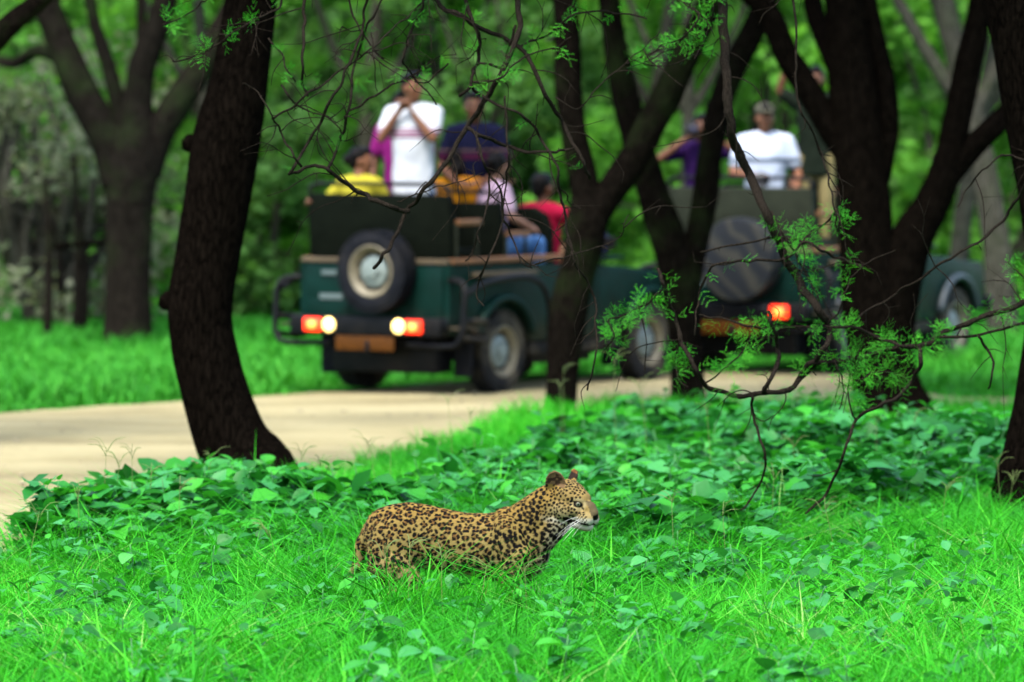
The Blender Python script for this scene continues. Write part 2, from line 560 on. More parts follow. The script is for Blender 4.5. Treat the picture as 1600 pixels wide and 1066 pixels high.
def tree(name, label, d, trunk, limbs=(), mat='bark_brown', crown=None, seed=0, knobs=(), group=None):
    path = px_path(trunk, d)
    base = (path[0][0], path[0][1], 0.0)
    root = tag(empty(name, base), label, 'tree', group)
    off = np.array([*base, 0])
    def seg(nm, pts, segs, rough, sd):
        P = smooth_path(pts, 0.05) - off
        V, q, tr = sweep(P, segs, rough, 3.0, sd)
        return link(nm, np_mesh(nm, V, [q, tr]), MAT[mat], root)
    p0 = path[0]
    full = [(p0[0], p0[1], -0.15, p0[3] * 1.12)] + path
    tr_ = seg('trunk', full, 56, 0.12, seed)
    for k in knobs:
        w = px_path([k], d)[0]
        bm = bmesh.new()
        bm_ell(bm, (w[0] - base[0], w[1] - base[1], w[2]), (w[3], w[3], w[3] * 1.2), (0.3, 0.4, 0.2), 3)
        for vv in bm.verts: vv.co += Vector((random.uniform(-1, 1), random.uniform(-1, 1), random.uniform(-1, 1))) * w[3] * 0.12
        kn = bm_obj('knot', bm, MAT[mat], root, smooth=True)
    tops = [path[-1]]
    for i, lb in enumerate(limbs):
        pp = px_path(lb, d)
        seg('limb', pp, 24, 0.09, seed + 11 + i)
        tops.append(pp[-1])
    if crown:
        g = np.random.default_rng(seed + 50)
        cs, rs = [], []
        for tp in tops:
            for k in range(crown[0]):
                cs.append((tp[0] + g.normal() * crown[1], tp[1] + g.normal() * crown[1], max(crown[2] + 0.5, tp[2] + crown[3] * g.random() + 0.4)))
                rs.append(0.5 + 0.5 * g.random())
        # twigs carrying the clumps
        for c_ in cs[::2]:
            tp = min(tops, key=lambda q_: (q_[0] - c_[0]) ** 2 + (q_[1] - c_[1]) ** 2)
            mid = [(tp[0] + c_[0]) / 2 + g.normal() * 0.15, (tp[1] + c_[1]) / 2 + g.normal() * 0.15, (tp[2] + c_[2]) / 2, tp[3] * 0.45]
            V, q, t3 = sweep(smooth_path([(tp[0], tp[1], tp[2] - 0.05, tp[3] * 0.6), mid, (*c_, 0.012)], 0.25) - off, 7)
            link('branch', np_mesh('branch', V, [q, t3]), MAT[mat], root)
        cr = cloud_obj('crown', cs, rs, crown[4], 0.075, 'canopy', root, seed + 70)
    return root

CR = (7, 1.1, 4.0, 2.4, 170)
tree('thorn_tree', 'stout black-barked tree curving up beside the pale road, base among leafy plants', 36.3,
     [(402, 800, 215), (395, 770, 190), (388, 735, 160), (368, 705, 135), (349, 660, 121), (331, 600, 114), (315, 520, 111), (313, 470, 114), (324, 400, 108), (337, 320, 112), (350, 240, 114), (366, 170, 106), (378, 100, 96), (392, 0, 88), (402, -110, 82), (400, -230, 70)],
     [[(400, -130, 70), (330, -210, 55, -0.4), (210, -290, 40, -0.8), (100, -360, 30, -1.0)], [(402, -150, 60), (470, -260, 45, 0.4), (590, -350, 32, 0.8)]],
     'bark_black', CR, 1, knobs=[(262, 470, 30), (296, 224, 26), (300, 310, 22)])
tree('forked_tree', 'broad grey tree forking low into spreading limbs on the far verge', 58.5,
     [(198, 560, 108), (197, 535, 90), (199, 440, 80), (202, 340, 84), (206, 270, 90), (210, 225, 82), (214, 180, 60), (216, 130, 44), (222, 90, 30)],
     [[(185, 290, 60), (170, 225, 62), (132, 150, 58), (98, 70, 52), (70, 0, 46), (45, -70, 40), (20, -160, 30)],
      [(190, 270, 30), (187, 180, 28), (172, 110, 26), (150, 40, 22), (130, -60, 18)],
      [(213, 260, 58), (215, 190, 52), (222, 110, 48), (250, 30, 42), (275, -60, 36), (280, -160, 28)],
      [(225, 270, 64), (248, 210, 56), (285, 150, 52), (330, 80, 46), (372, 0, 40), (410, -90, 32)],
      [(106, 95, 26), (60, 80, 22, 0.5), (20, 100, 18, 1.0), (-30, 80, 14, 1.5)]],
     'bark_grey', CR, 2)
tree('slender_tree', 'slim dark tree splitting into a V in front of the green jeep doorway', 46.4,
     [(870, 690, 66), (876, 640, 55), (880, 580, 56), (887, 500, 64), (903, 420, 64), (915, 350, 68), (915, 300, 50), (898, 220, 46), (889, 140, 47), (886, 60, 45), (882, -20, 42), (872, -120, 38), (860, -210, 30)],
     [[(912, 370, 56), (940, 318, 54), (985, 255, 52), (1030, 170, 52), (1070, 90, 48), (1105, 15, 44), (1140, -80, 36), (1165, -180, 28)]],
     'bark_brown', CR, 3)
tree('leaning_tree', 'slim tree leaning away from the covered spare wheel with one upright fork', 47.6,
     [(1082, 680, 76), (1076, 630, 62), (1072, 560, 58), (1066, 480, 60), (1052, 400, 64), (1030, 330, 56), (1008, 260, 52), (985, 180, 48), (966, 100, 44), (954, 20, 38), (946, -80, 36), (930, -180, 28)],
     [[(1070, 480, 44), (1082, 410, 42), (1100, 320, 44), (1110, 235, 42), (1126, 160, 42), (1152, 95, 42), (1185, 30, 40), (1210, -50, 34), (1215, -150, 26)]],
     'bark_brown', CR, 4)
tree('spreading_tree', 'massive dark many-limbed tree with a flared foot beside the second jeep', 45.2,
     [(1402, 720, 190), (1398, 660, 150), (1388, 620, 128), (1378, 560, 112), (1366, 480, 104), (1356, 400, 96), (1350, 320, 92), (1342, 240, 88), (1334, 160, 84), (1326, 80, 78), (1318, 0, 70), (1310, -110, 60), (1300, -210, 48)],
     [[(1335, 260, 44), (1300, 205, 46), (1262, 140, 46), (1228, 85, 42), (1200, 20, 40), (1160, -20, 38), (1110, -50, 34), (1050, -100, 28)],
      [(1385, 540, 90), (1402, 440, 84), (1424, 375, 74), (1455, 320, 62), (1480, 255, 54), (1497, 180, 48), (1512, 100, 46), (1528, 20, 42), (1540, -80, 34), (1548, -170, 26)],
      [(1470, 290, 44), (1510, 240, 42), (1555, 195, 40), (1600, 150, 38, 0.5), (1660, 80, 32, 1.0), (1730, -20, 24, 1.5)],
      [(1372, 300, 30), (1388, 210, 34), (1384, 130, 32), (1366, 50, 30), (1350, -40, 26), (1345, -150, 20)],
      [(1345, 180, 40), (1300, 90, 36, 0.8), (1270, 10, 32, 1.4), (1255, -100, 26, 2.0)]],
     'bark_black', CR, 5)
tree('corner_tree', 'dark tree at the roadside whose mossy limb slants into view above the pale road', 42.0,
     [(-150, 720, 120), (-140, 600, 100), (-120, 400, 92), (-105, 250, 86), (-80, 140, 70)],
     [[(-95, 200, 50), (-40, 100, 46), (10, 45, 40), (55, 8, 34), (110, -40, 28), (190, -110, 22)], [(-105, 230, 50), (-170, 120, 40), (-240, 0, 30), (-280, -120, 22)]],
     'bark_brown', (4, 0.9, 4.0, 2.0, 150), 6)

# ------------------------------------------------------------------ forest behind the road
def bush(name, label, px, d, w, h, mat, n, per, seed, size=0.10, stems=5, z0=0.35, cat='bush', group=None, bark='bark_far', dens=1.0):
    """stems from one foot, with leaf clumps through the crown volume; w, h in metres"""
    g = np.random.default_rng(seed)
    x = (px - 800) * d / FPX
    root = tag(empty(name, (x, d, 0)), label, cat, group)
    mb = MB(); cs = []; rs = []
    for k in range(stems):
        a = g.random() * 2 * math.pi
        tip = np.array([math.cos(a) * w * 0.32 * g.random(), math.sin(a) * w * 0.3 * g.random(), h * (0.7 + 0.3 * g.random())])
        mid = tip * [0.4, 0.4, 0.5] + g.normal(size=3) * 0.08 * w * np.array([1, 1, 0.2])
        V, q, tr = sweep(smooth_path([(0, 0, -0.1, 0.05 + 0.012 * h), (*mid, 0.03 + 0.006 * h), (*tip, 0.01)], 0.2), 7)
        mb.add(V, q, tr)
        for j in range(2):
            b0 = mid * (0.6 + 0.5 * g.random()); b1 = b0 + np.array([g.normal() * w * 0.22, g.normal() * w * 0.2, h * 0.2 * g.random()])
            V, q, tr = sweep(smooth_path([(*b0, 0.02), (*(b0 * 0.4 + b1 * 0.6), 0.014), (*b1, 0.006)], 0.25), 5)
            mb.add(V, q, tr)
    link('stem', mb.mesh('stem'), MAT[bark], root)
    for k in range(n):
        a = g.random() * 2 * math.pi
        zf = z0 + (1 - z0) * g.random()
        rr = w * 0.5 * math.sqrt(g.random()) * math.sqrt(max(0.1, 1 - (2 * (zf - 0.5)) ** 2 * 0.6))
        cs.append((math.cos(a) * rr, math.sin(a) * rr * 0.8, h * zf)); rs.append((0.22 + 0.22 * g.random()) * min(1.6, 0.6 + w * 0.18))
    V, q, a = clumps(cs, rs, per, size, seed + 3)
    link('foliage', np_mesh('foliage', V, [q], {'rnd': a}, smooth=False), MAT[mat], root)
    return root

FG = 'trees in the forest behind the road'
bush('dry_thicket', 'grey-brown twiggy thicket left of the forked grey tree', 60, 62, 3.4, 3.0, 'bush_dry', 60, 70, 101, 0.06, 22, 0.05, 'thicket', bark='bark_far')
for i, (px, h) in enumerate(((72, 1.7), (118, 1.9), (128, 1.3), (90, 1.2))):     # thin standing stems in the thicket
    d = 59.5 + 0.6 * i
    w = at(px, 540, d)
    root = tag(empty('dead_stem', (w.x, d, 0)), 'bare dark stem with a crossbar branch before the grey thicket' if i == 0 else 'thin bare dark stem standing before the grey thicket', 'dead stem', 'bare stems by the thicket')
    P = smooth_path([(0, 0, -0.1, 0.055), (0.03, 0, h * 0.5, 0.045), (-0.02, 0.02, h, 0.03)], 0.1)
    V, q, tr = sweep(P, 10, 0.1, 3, i)
    link('stem', np_mesh('stem', V, [q, tr]), MAT['bark_grey'], root)
    if i == 0:
        V, q, tr = sweep(smooth_path([(0, 0, 0.95, 0.03), (0.3, 0.1, 1.0, 0.03), (0.75, 0.1, 1.02, 0.02)], 0.1), 8, 0.1)
        link('crossbar', np_mesh('crossbar', V, [q, tr]), MAT['bark_black'], root)
rows = [
    (-60, 66, 4.0, 4.2, 'bush_bright', 'light green'), (120, 72, 4.5, 5.2, 'canopy', 'dull green'), (300, 68, 3.2, 3.8, 'bush_bright', 'fresh green'), (400, 64, 2.2, 2.2, 'canopy', 'dark green'),
    (470, 74, 4.6, 5.0, 'canopy', 'deep green'), (620, 70, 4.2, 5.4, 'bush_bright', 'full leafy'), (760, 66, 3.2, 4.6, 'canopy', 'dull olive'), (900, 73, 4.4, 4.4, 'bush_bright', 'lime green'),
    (1010, 64, 2.6, 2.2, 'bush_bright', 'bright low'), (1120, 70, 4.0, 5.2, 'bush_bright', 'yellow green'), (1250, 75, 4.2, 5.4, 'canopy', 'mid green'), (1450, 66, 3.4, 3.9, 'bush_bright', 'vivid green'),
    (1560, 71, 4.2, 5.0, 'canopy', 'muted green'), (1680, 66, 4.0, 4.6, 'bush_bright', 'pale green')]
WHERE = ['beyond the left end of the verge', 'behind the forked grey tree', 'behind the curving black trunk', 'behind the side guard of the first jeep', 'behind the yellow-shirted passenger', 'behind the man in the striped white shirt',
         'behind the red-shirted driver', 'seen through the V of the slim tree', 'between the two jeeps', 'behind the purple-shirted photographer', 'behind the capped man', 'between the big tree limbs', 'behind the farthest limb of the big tree', 'beyond the right-hand trunk']
for i, (px, d, w, h, m, adj) in enumerate(rows):
    bush('forest_tree' if h > 3 else 'forest_bush', adj + ' bushy forest tree ' + WHERE[i] if h > 3 else adj + ' forest bush ' + WHERE[i], px, d, w, h, m, int(26 + w * h * 2.4), 95, 200 + i, 0.085, 4, 0.06, 'tree' if h > 3 else 'bush', FG)
for i, (px, d, wp, lean) in enumerate([(1075, 63, 22, 0), (560, 67, 26, 0.1), (720, 69, 34, -0.2), (1490, 62, 30, 0.25), (1570, 60, 44, -0.3), (990, 68, 26, 0.2), (340, 66, 24, -0.1)]):
    w = at(px, 400, d); r = wp * d / FPX / 2
    LB = ['pale slim trunk above the purple-shirted photographer', 'dim forest trunk beside the striped-shirt man', 'dim leaning forest trunk behind the navy-shirted man', 'slanting trunk behind the fender of the second jeep', 'thick slanting trunk beside the right-hand black tree', 'dim forest trunk between the V limbs', 'dim forest trunk behind the curving black tree']
    root = tag(empty('forest_tree', (w.x, d, 0)), LB[i], 'tree', FG)
    P = smooth_path([(0, 0, -0.1, r * 1.2), (lean * 0.4, 0, 1.2, r), (lean * 1.4, 0, 2.6, r * 0.9), (lean * 3, 0.1, 4.6, r * 0.6)], 0.12)
    V, q, tr = sweep(P, 16, 0.08, 3, i)
    link('trunk', np_mesh('trunk', V, [q, tr]), MAT['bark_far'], root)
    for s in (-1, 1):
        V, q, tr = sweep(smooth_path([(lean * 1.2, 0, 2.3, r * 0.6), (lean * 1.4 + s * 0.4, 0, 3.0, r * 0.5), (lean * 2 + s * 0.9, 0, 4.2, r * 0.3)], 0.12), 12, 0.08)
        link('limb', np_mesh('limb', V, [q, tr]), MAT['bark_far'], root)
    cloud_obj('crown', [(w.x + lean * 3 + rng.normal() * 0.9, d + rng.normal() * 0.8, 4.3 + rng.random() * 2.0) for _ in range(14)], [0.8] * 14, 110, 0.1, 'canopy', root, 300 + i)
# the wood beyond, one mass
g = np.random.default_rng(5)
n = 1500
cs = np.c_[g.uniform(-13, 13, n), g.uniform(80, 92, n), g.uniform(0.2, 10.5, n)]
V, q, a = clumps(cs, 0.7 + 0.5 * g.random(n), 60, 0.18, 9)
a = np.clip(a * 0.9 + 0.25 * np.repeat(vnoise(V.reshape(-1, 4, 3)[:, 0], 0.35, 3), 4), 0, 1)
tag(link('far_woodland', np_mesh('far_woodland', V, [q], {'rnd': a}, smooth=False), MAT['canopy']), 'dense far woodland closing off the view behind the road', 'woodland', kind='stuff')
# ------------------------------------------------------------------ safari jeeps
def jm():
    t = NT('jeep_paint'); t.set(Roughness=0.42); t.p.inputs['Specular IOR Level'].default_value = 0.07
    v = t.coord('Object')
    c = t.ramp(t.noise(v, 6, 4), [(0.3, (0.0007, 0.0095, 0.0070)), (0.7, (0.0012, 0.015, 0.0115))])
    g = t.n('TexCoord'); sx = t.n('SeparateXYZ'); t.l(g.outputs['Object'], sx.inputs[0])
    low = t.ramp(sx.outputs[2], [(0.42, (0.55, 0.55, 0.55)), (0.75, (0.0, 0.0, 0.0))])
    dn = t.ramp(t.noise(v, 5, 6, 0.7), [(0.4, (0, 0, 0)), (0.7, (1, 1, 1))])
    c = t.mix(t.mix(1.0, low, dn, 'MULTIPLY'), c, (0.06, 0.045, 0.026))     # road dust thrown up the sills
    t.base(c)
    MAT['jeep_paint'] = t.m
    for nm, col, e in (('lamp_red', (1.0, 0.035, 0.008), 0.45), ('lamp_white', (1.0, 0.70, 0.22), 0.8)):
        t = NT(nm); t.set(Roughness=0.3); t.p.inputs['Base Color'].default_value = (*col, 1)
        v = t.coord('Object')
        t.p.inputs['Emission Color'].default_value = (*col, 1)
        t.p.inputs['Emission Strength'].default_value = e
        MAT[nm] = t.m
    t = NT('lamp_core'); t.p.inputs['Base Color'].default_value = (1, 0.25, 0.05, 1)
    t.p.inputs['Emission Color'].default_value = (1, 0.22, 0.03, 1); t.p.inputs['Emission Strength'].default_value = 0.8
    MAT['lamp_core'] = t.m
    t = NT('wheel_cover'); t.set(Roughness=0.6); t.p.inputs['Specular IOR Level'].default_value = 0.08
    v = t.coord('Object', (1, 1, 1))
    w = t.n('TexWave'); w.bands_direction = 'DIAGONAL'; w.inputs['Scale'].default_value = 2.4; w.inputs['Distortion'].default_value = 6.0; w.inputs['Detail'].default_value = 2
    t.l(v, w.inputs['Vector'])
    t.base(t.ramp(w.outputs['Fac'], [(0.35, (0.011, 0.013, 0.0155)), (0.7, (0.015, 0.017, 0.0175)), (0.95, (0.027, 0.027, 0.023))]))
    MAT['wheel_cover'] = t.m
jm()
simple('rubber', (0.006, 0.007, 0.0095), 0.8, 0.3, 9, dust=0.12, dustcol=(0.06, 0.05, 0.035), spec=0.05)
simple('flare_grey', (0.018, 0.026, 0.032), 0.5, 0.2, 9, spec=0.3)
simple('rubber_dusty', (0.014, 0.0145, 0.015), 0.9, 0.3, 7, dust=0.85, dustcol=(0.10, 0.085, 0.055), spec=0.05)
simple('rim_cream', (0.105, 0.093, 0.058), 0.6, 0.2, 9, dust=0.5, dustcol=(0.14, 0.11, 0.07))
simple('rim_dish', (0.045, 0.040, 0.026), 0.6, 0.3, 12, spec=0.1)
simple('rim_hub', (0.12, 0.15, 0.14), 0.45, 0.2, 12)
simple('jeep_black', (0.0035, 0.004, 0.005), 0.45, 0.2, 9, dust=0.2, dustcol=(0.04, 0.03, 0.02), spec=0.08)
simple('jeep_dustbar', (0.008, 0.008, 0.008), 0.6, 0.2, 9, dust=0.8, dustcol=(0.10, 0.08, 0.05), spec=0.05)
simple('vinyl_dark', (0.0028, 0.0040, 0.0025), 0.7, 0.25, 10, bump=0.2, spec=0.02)
simple('vinyl_grey', (0.014, 0.017, 0.011), 0.65, 0.25, 10, bump=0.2, spec=0.05)
simple('wood_trim', (0.12, 0.05, 0.014), 0.55, 0.25, 6)
simple('canvas_tan', (0.055, 0.040, 0.020), 0.8, 0.25, 8)
simple('plate_yellow', (0.055, 0.019, 0.002), 0.5, 0.3, 14, dust=0.6, dustcol=(0.03, 0.013, 0.003), spec=0.1)
simple('badge', (0.06, 0.085, 0.085), 0.4, 0.2, 30)
simple('dark_glass', (0.02, 0.03, 0.035), 0.15, 0.2, 6)

def arch(cy, cz, r, y_from, y_to, n=14):
    """points of a wheel arch going from y_from to y_to over the top"""
    a0 = math.acos(max(-1, min(1, (y_from - cy) / r))); a1 = math.acos(max(-1, min(1, (y_to - cy) / r)))
    return [(cy + r * math.cos(a0 + (a1 - a0) * k / n), cz + r * math.sin(a0 + (a1 - a0) * k / n)) for k in range(n + 1)]

WB, WR, HWID, TAIL = 2.40, 0.345, 0.77, -0.83
def wheel(parent, name, x, y, z, side, axis='x', dusty=True, rim=True, cover=False):
    w = empty(name, (x, y, z), 0, parent)
    if axis == 'y': w.rotation_euler = (0, 0, math.pi / 2 * side)
    s = 1 if axis == 'y' else side
    bm = bmesh.new()
    W = 0.10
    prof = [(0.20, -W * 0.8), (0.235, -W * 0.98), (0.29, -W * 1.02), (0.325, -W * 0.9), (0.343, -W * 0.6), (0.347, 0), (0.343, W * 0.6), (0.325, W * 0.9), (0.29, W * 1.02), (0.235, W * 0.98), (0.20, W * 0.8)]
    bm_lathe(bm, prof, 48, 'x', closed=True)
    for k in range(40):                                                 # tread blocks
        a = 2 * math.pi * k / 40
        for sx in (-1, 1):
            m = Matrix.Rotation(a + (0.04 if sx > 0 else -0.04), 4, 'X') @ Matrix.Translation((sx * 0.055, 0, 0.343)) @ Matrix.Diagonal((0.075, 0.034, 0.022, 1))
            bmesh.ops.create_cube(bm, size=1, matrix=m)
    ty = bm_obj('tyre', bm, MAT['rubber_dusty' if dusty else 'rubber'], w, angle=35)
    if cover:
        bm = bmesh.new()
        bm_lathe(bm, [(0.30, -0.115), (0.375, -0.11), (0.385, -0.05), (0.385, 0.07), (0.37, 0.115), (0.30, 0.128), (0.15, 0.135), (0.02, 0.137)], 48, 'x')
        bm_obj('wheel_cover', bm, MAT['wheel_cover'], w, angle=40)
        return w
    bm = bmesh.new()
    e = s * W
    bm_lathe(bm, [(0.212, e * 0.8), (0.225, e * 0.95), (0.215, e * 1.0), (0.198, e * 0.86), (0.180, e * 0.5), (0.172, e * 0.45), (0.172, e * 0.3), (0.205, e * 0.3)], 40, 'x', closed=True)
    rm = bm_obj('rim', bm, MAT['rim_cream'], w, angle=40)
    bm = bmesh.new(); bm_lathe(bm, [(0.178, e * 0.2), (0.178, e * 0.42), (0.15, e * 0.30), (0.02, e * 0.34)], 40, 'x')
    bm_obj('rim_dish', bm, MAT['rim_dish'], w, angle=40)
    bm = bmesh.new()
    bm_lathe(bm, [(0.138, e * 0.3), (0.132, e * 0.48), (0.085, e * 0.62), (0.06, e * 0.62), (0.052, e * 0.85), (0.02, e * 0.9)], 30, 'x')
    for k in range(5):
        a = 2 * math.pi * k / 5
        bm_lathe(bm, [(0.016, e * 0.5), (0.016, e * 0.75), (0.008, e * 0.78)], 8, 'x', (0, 0.072 * math.cos(a), 0.072 * math.sin(a)))
    bm_obj('hub_cap', bm, MAT['rim_hub'], w, angle=40)
    for k in range(8):
        a = 2 * math.pi * (k + 0.5) / 8
        bm = bmesh.new()
        bm_ell(bm, (e * 0.34, 0.166 * math.cos(a), 0.166 * math.sin(a)), (0.014, 0.030, 0.020), (a, 0, 0), 2)
        bm_obj('slot_shade', bm, MAT['jeep_black'], w, smooth=True)  # solid black ellipsoid, stands in for the shade inside an open hole
    return w

def jeep(label, loc, yaw, second=False):
    J = tag(empty('safari_jeep', loc, -yaw), label, 'jeep', 'open safari jeeps on the road')
    P, B = MAT['jeep_paint'], MAT['jeep_black']
    vin = MAT['vinyl_grey' if second else 'vinyl_dark']
    # tub: floor, inner boxes, both sides with wheel arches
    bm = bmesh.new()
    side = [(TAIL, 0.52)] + arch(0, WR, 0.44, -0.36, 0.40)[0:] + [(0.44, 0.42), (1.60, 0.42), (1.60, 1.05), (1.45, 1.09), (1.05, 1.075), (TAIL, 1.11)]
    side[1] = (-0.40, 0.52)
    for s in (-1, 1):
        bm_prism(bm, side, s * (HWID - 0.05), s * HWID, 'x', 0.006)
    bm_box(bm, -HWID + 0.051, HWID - 0.051, TAIL + 0.05, 1.6, 0.50, 0.56)
    bm_box(bm, -HWID + 0.051, -0.45, -0.50, 0.55, 0.561, 0.86, 0.01)
    bm_box(bm, 0.45, HWID - 0.051, -0.50, 0.55, 0.561, 0.86, 0.01)
    bm_box(bm, -HWID + 0.051, HWID - 0.051, TAIL + 0.002, TAIL + 0.049, 0.50, 1.105, 0.004)
    bm_box(bm, -HWID + 0.051, HWID - 0.051, 1.54, 1.598, 0.561, 1.05)                # scuttle
    bm_obj('tub', bm, P, J, angle=30)
    # front wings and bonnet
    for s in (-1, 1):
        bm = bmesh.new()
        wing = [(1.602, 0.42), (1.92, 0.42)] + arch(WB, WR, 0.45, 1.97, 2.83) + [(2.90, 0.46), (3.08, 0.52), (3.10, 0.80), (3.02, 0.93), (1.602, 1.02)]
        bm_prism(bm, wing, s * (HWID - 0.26), s * (HWID - 0.003), 'x', 0.012)
        bm_obj('wing', bm, P, J, angle=30)
        for cy in (0.0, WB):                                                           # flared arch lips
            bm = bmesh.new()
            pts = [(s * (HWID + 0.035), y, z) for y, z in arch(cy, WR, 0.46, cy - 0.44, cy + 0.44, 10)]
            bm_tube(bm, pts, 0.034, 0.05)
            bm_obj('arch_flare', bm, P if not second else MAT['flare_grey'], J, smooth=True)
        bm = bmesh.new()
        bm_prism(bm, [(0.46, 0.30), (1.90, 0.30), (1.90, 0.405), (0.46, 0.405)], s * (HWID - 0.09), s * (HWID - 0.02), 'x', 0.01)
        bm_obj('sill', bm, MAT['jeep_dustbar'], J, angle=30)
    bm = bmesh.new()
    bm_prism(bm, [(1.602, 0.60), (3.06, 0.60), (3.06, 0.92), (2.98, 0.965), (1.602, 1.06)], -0.505, 0.505, 'x', 0.03)
    bm_obj('bonnet', bm, P, J, angle=30)
    bm = bmesh.new()
    bm_box(bm, -0.80, 0.80, 3.13, 3.22, 0.46, 0.60, 0.015)
    bm_box(bm, -0.35, -0.27, 3.0, 3.14, 0.48, 0.58); bm_box(bm, 0.27, 0.35, 3.0, 3.14, 0.48, 0.58)
    bm_obj('front_bumper', bm, B, J, angle=30)
    # chassis and axles under the floor, with added boxes that blacken the gap
    bm = bmesh.new()
    for s in (-1, 1):
        bm_box(bm, s * 0.42 - 0.04, s * 0.42 + 0.04, TAIL + 0.06, 3.0, 0.38, 0.498)
    for y in (0, WB):
        bm_cap(bm, (-0.6, y, WR), 0.045, (0.6, y, WR), 0.045)
        bm_ell(bm, (0.12, y, WR), (0.14, 0.14, 0.14))
    bm_box(bm, -0.54, 0.54, -0.70, -0.42, 0.17, 0.48, 0.03); bm_box(bm, -0.36, 0.36, -0.40, -0.16, 0.22, 0.48, 0.02); bm_box(bm, -0.60, 0.60, 0.7, 1.7, 0.20, 0.48, 0.03); bm_box(bm, -0.40, 0.40, 2.2, 2.9, 0.24, 0.50, 0.03)  # low wide boxes added so the gap below reads as deep shade
    bm_obj('chassis', bm, B, J, angle=35)
    # tailgate, badges, hinges
    bm = bmesh.new()
    bm_box(bm, -0.71, 0.71, TAIL - 0.018, TAIL, 0.60, 1.07, 0.008)
    bm_box(bm, -0.66, -0.25, TAIL - 0.026, TAIL - 0.019, 0.66, 0.80, 0.003)
    tg = bm_obj('tailgate', bm, P, J, angle=30)
    for (x0, x1, z0, z1) in ((-0.53, -0.37, 1.005, 1.045), (-0.55, -0.31, 0.795, 0.845)):
        bm = bmesh.new(); bm_box(bm, x0, x1, TAIL - 0.034, TAIL - 0.027, z0, z1, 0.003)
        bm_obj('badge', bm, MAT['badge'], tg, angle=30)
    bm = bmesh.new(); bm_box(bm, -0.76, 0.76, TAIL - 0.012, TAIL + 0.07, 1.113, 1.155, 0.01)
    bm_obj('tail_ledge', bm, MAT['canvas_tan'], J, angle=30)
    # spare wheel on the tail
    wheel(J, 'spare_wheel', 0.11, TAIL - 0.125, 1.05, -1, 'y', dusty=False, cover=second)
    # rear bumper with lamps
    bm = bmesh.new()
    bm_box(bm, -0.78, 0.78, TAIL - 0.16, TAIL - 0.02, 0.50, 0.66, 0.02)
    bm_obj('rear_bumper', bm, B, J, angle=30)
    for s in (-1, 1):
        for nm, xc, hw, hh, m in (('tail_light', 0.52, 0.088, 0.058, 'lamp_red'), ('reverse_light', 0.36, 0.062, 0.062, 'lamp_white')):
            if second and nm == 'reverse_light': m = 'jeep_black'
            bm = bmesh.new()
            if nm == 'reverse_light':
                bm_ell(bm, (s * xc, TAIL - 0.165, 0.585), (hw, 0.03, hh), sub=3)
            else:
                bm_box(bm, s * xc - hw, s * xc + hw, TAIL - 0.195, TAIL - 0.158, 0.585 - hh, 0.585 + hh, 0.015)
            lo = bm_obj(nm, bm, MAT[m], J, angle=40)
            if nm == 'tail_light':
                bm = bmesh.new(); bm_ell(bm, (s * xc, TAIL - 0.195, 0.585), (0.045, 0.012, 0.035))
                bm_obj('bulb_glow', bm, MAT['lamp_core'], lo, smooth=True)
    bm = bmesh.new(); bm_box(bm, -0.30, 0.30, TAIL - 0.150, TAIL - 0.135, 0.37, 0.495, 0.004)
    bm_obj('number_plate', bm, MAT['plate_yellow'], J, angle=30)
    bm = bmesh.new()
    bm_box(bm, 0.0, 0.06, TAIL - 0.13, TAIL + 0.1, 0.34, 0.40, 0.01); bm_cap(bm, (0.03, TAIL - 0.14, 0.38), 0.03, (0.03, TAIL - 0.14, 0.44), 0.025)
    bm_obj('tow_hitch', bm, B, J, angle=35)
    # tubular corner guards
    for s in (-1, 1):
        x = s
        bm = bmesh.new()
        bm_tube(bm, [(x * 0.76, TAIL + 0.02, 0.98), (x * 0.90, TAIL - 0.02, 0.97), (x * 0.97, TAIL - 0.06, 0.90), (x * 0.97, TAIL - 0.08, 0.70), (x * 0.97, TAIL - 0.10, 0.52), (x * 0.92, TAIL - 0.11, 0.44), (x * 0.78, TAIL - 0.10, 0.42), (x * 0.40, TAIL - 0.08, 0.43)], 0.026)
        bm_tube(bm, [(x * 0.97, TAIL - 0.06, 0.86), (x * 0.98, TAIL + 0.22, 0.95), (x * 0.97, -0.20, 0.99), (x * 0.96, 0.12, 0.985), (x * 0.95, 0.36, 0.90), (x * 0.93, 0.50, 0.70), (x * 0.90, 0.55, 0.42)], 0.026)
        bm_obj('corner_guard', bm, B, J, smooth=True)
        bm = bmesh.new()
        bm_tube(bm, [(x * 0.97, TAIL - 0.09, 0.64), (x * 0.98, TAIL + 0.20, 0.63), (x * 0.95, TAIL + 0.30, 0.62), (x * 0.78, TAIL + 0.33, 0.62)], 0.026)
        bm_tube(bm, [(x * 0.97, TAIL - 0.10, 0.50), (x * 0.98, TAIL + 0.18, 0.47), (x * 0.95, TAIL + 0.28, 0.47), (x * 0.78, TAIL + 0.32, 0.55)], 0.026)
        bm_box(bm, x * 0.80, x * 0.955, TAIL - 0.05, TAIL + 0.26, 0.56, 0.585, 0.005)
        bm_obj('side_step', bm, MAT['jeep_dustbar'], J, angle=35)
        bm = bmesh.new()
        bm_box(bm, x * (HWID - 0.085), x * (HWID + 0.015), -0.78, 1.44, 1.112, 1.158, 0.01)
        bm_obj('side_trim', bm, MAT['wood_trim'], J, angle=30)
        bm = bmesh.new(); bm_box(bm, x * (HWID + 0.002), x * (HWID + 0.075), -0.50, 0.46, 1.00, 1.035, 0.008)
        bm_obj('step_plate', bm, MAT['canvas_tan'], J, angle=30)
    for s in (-1, 1):
        for y in (0, WB): wheel(J, 'wheel', s * 0.69, y, WR, s)
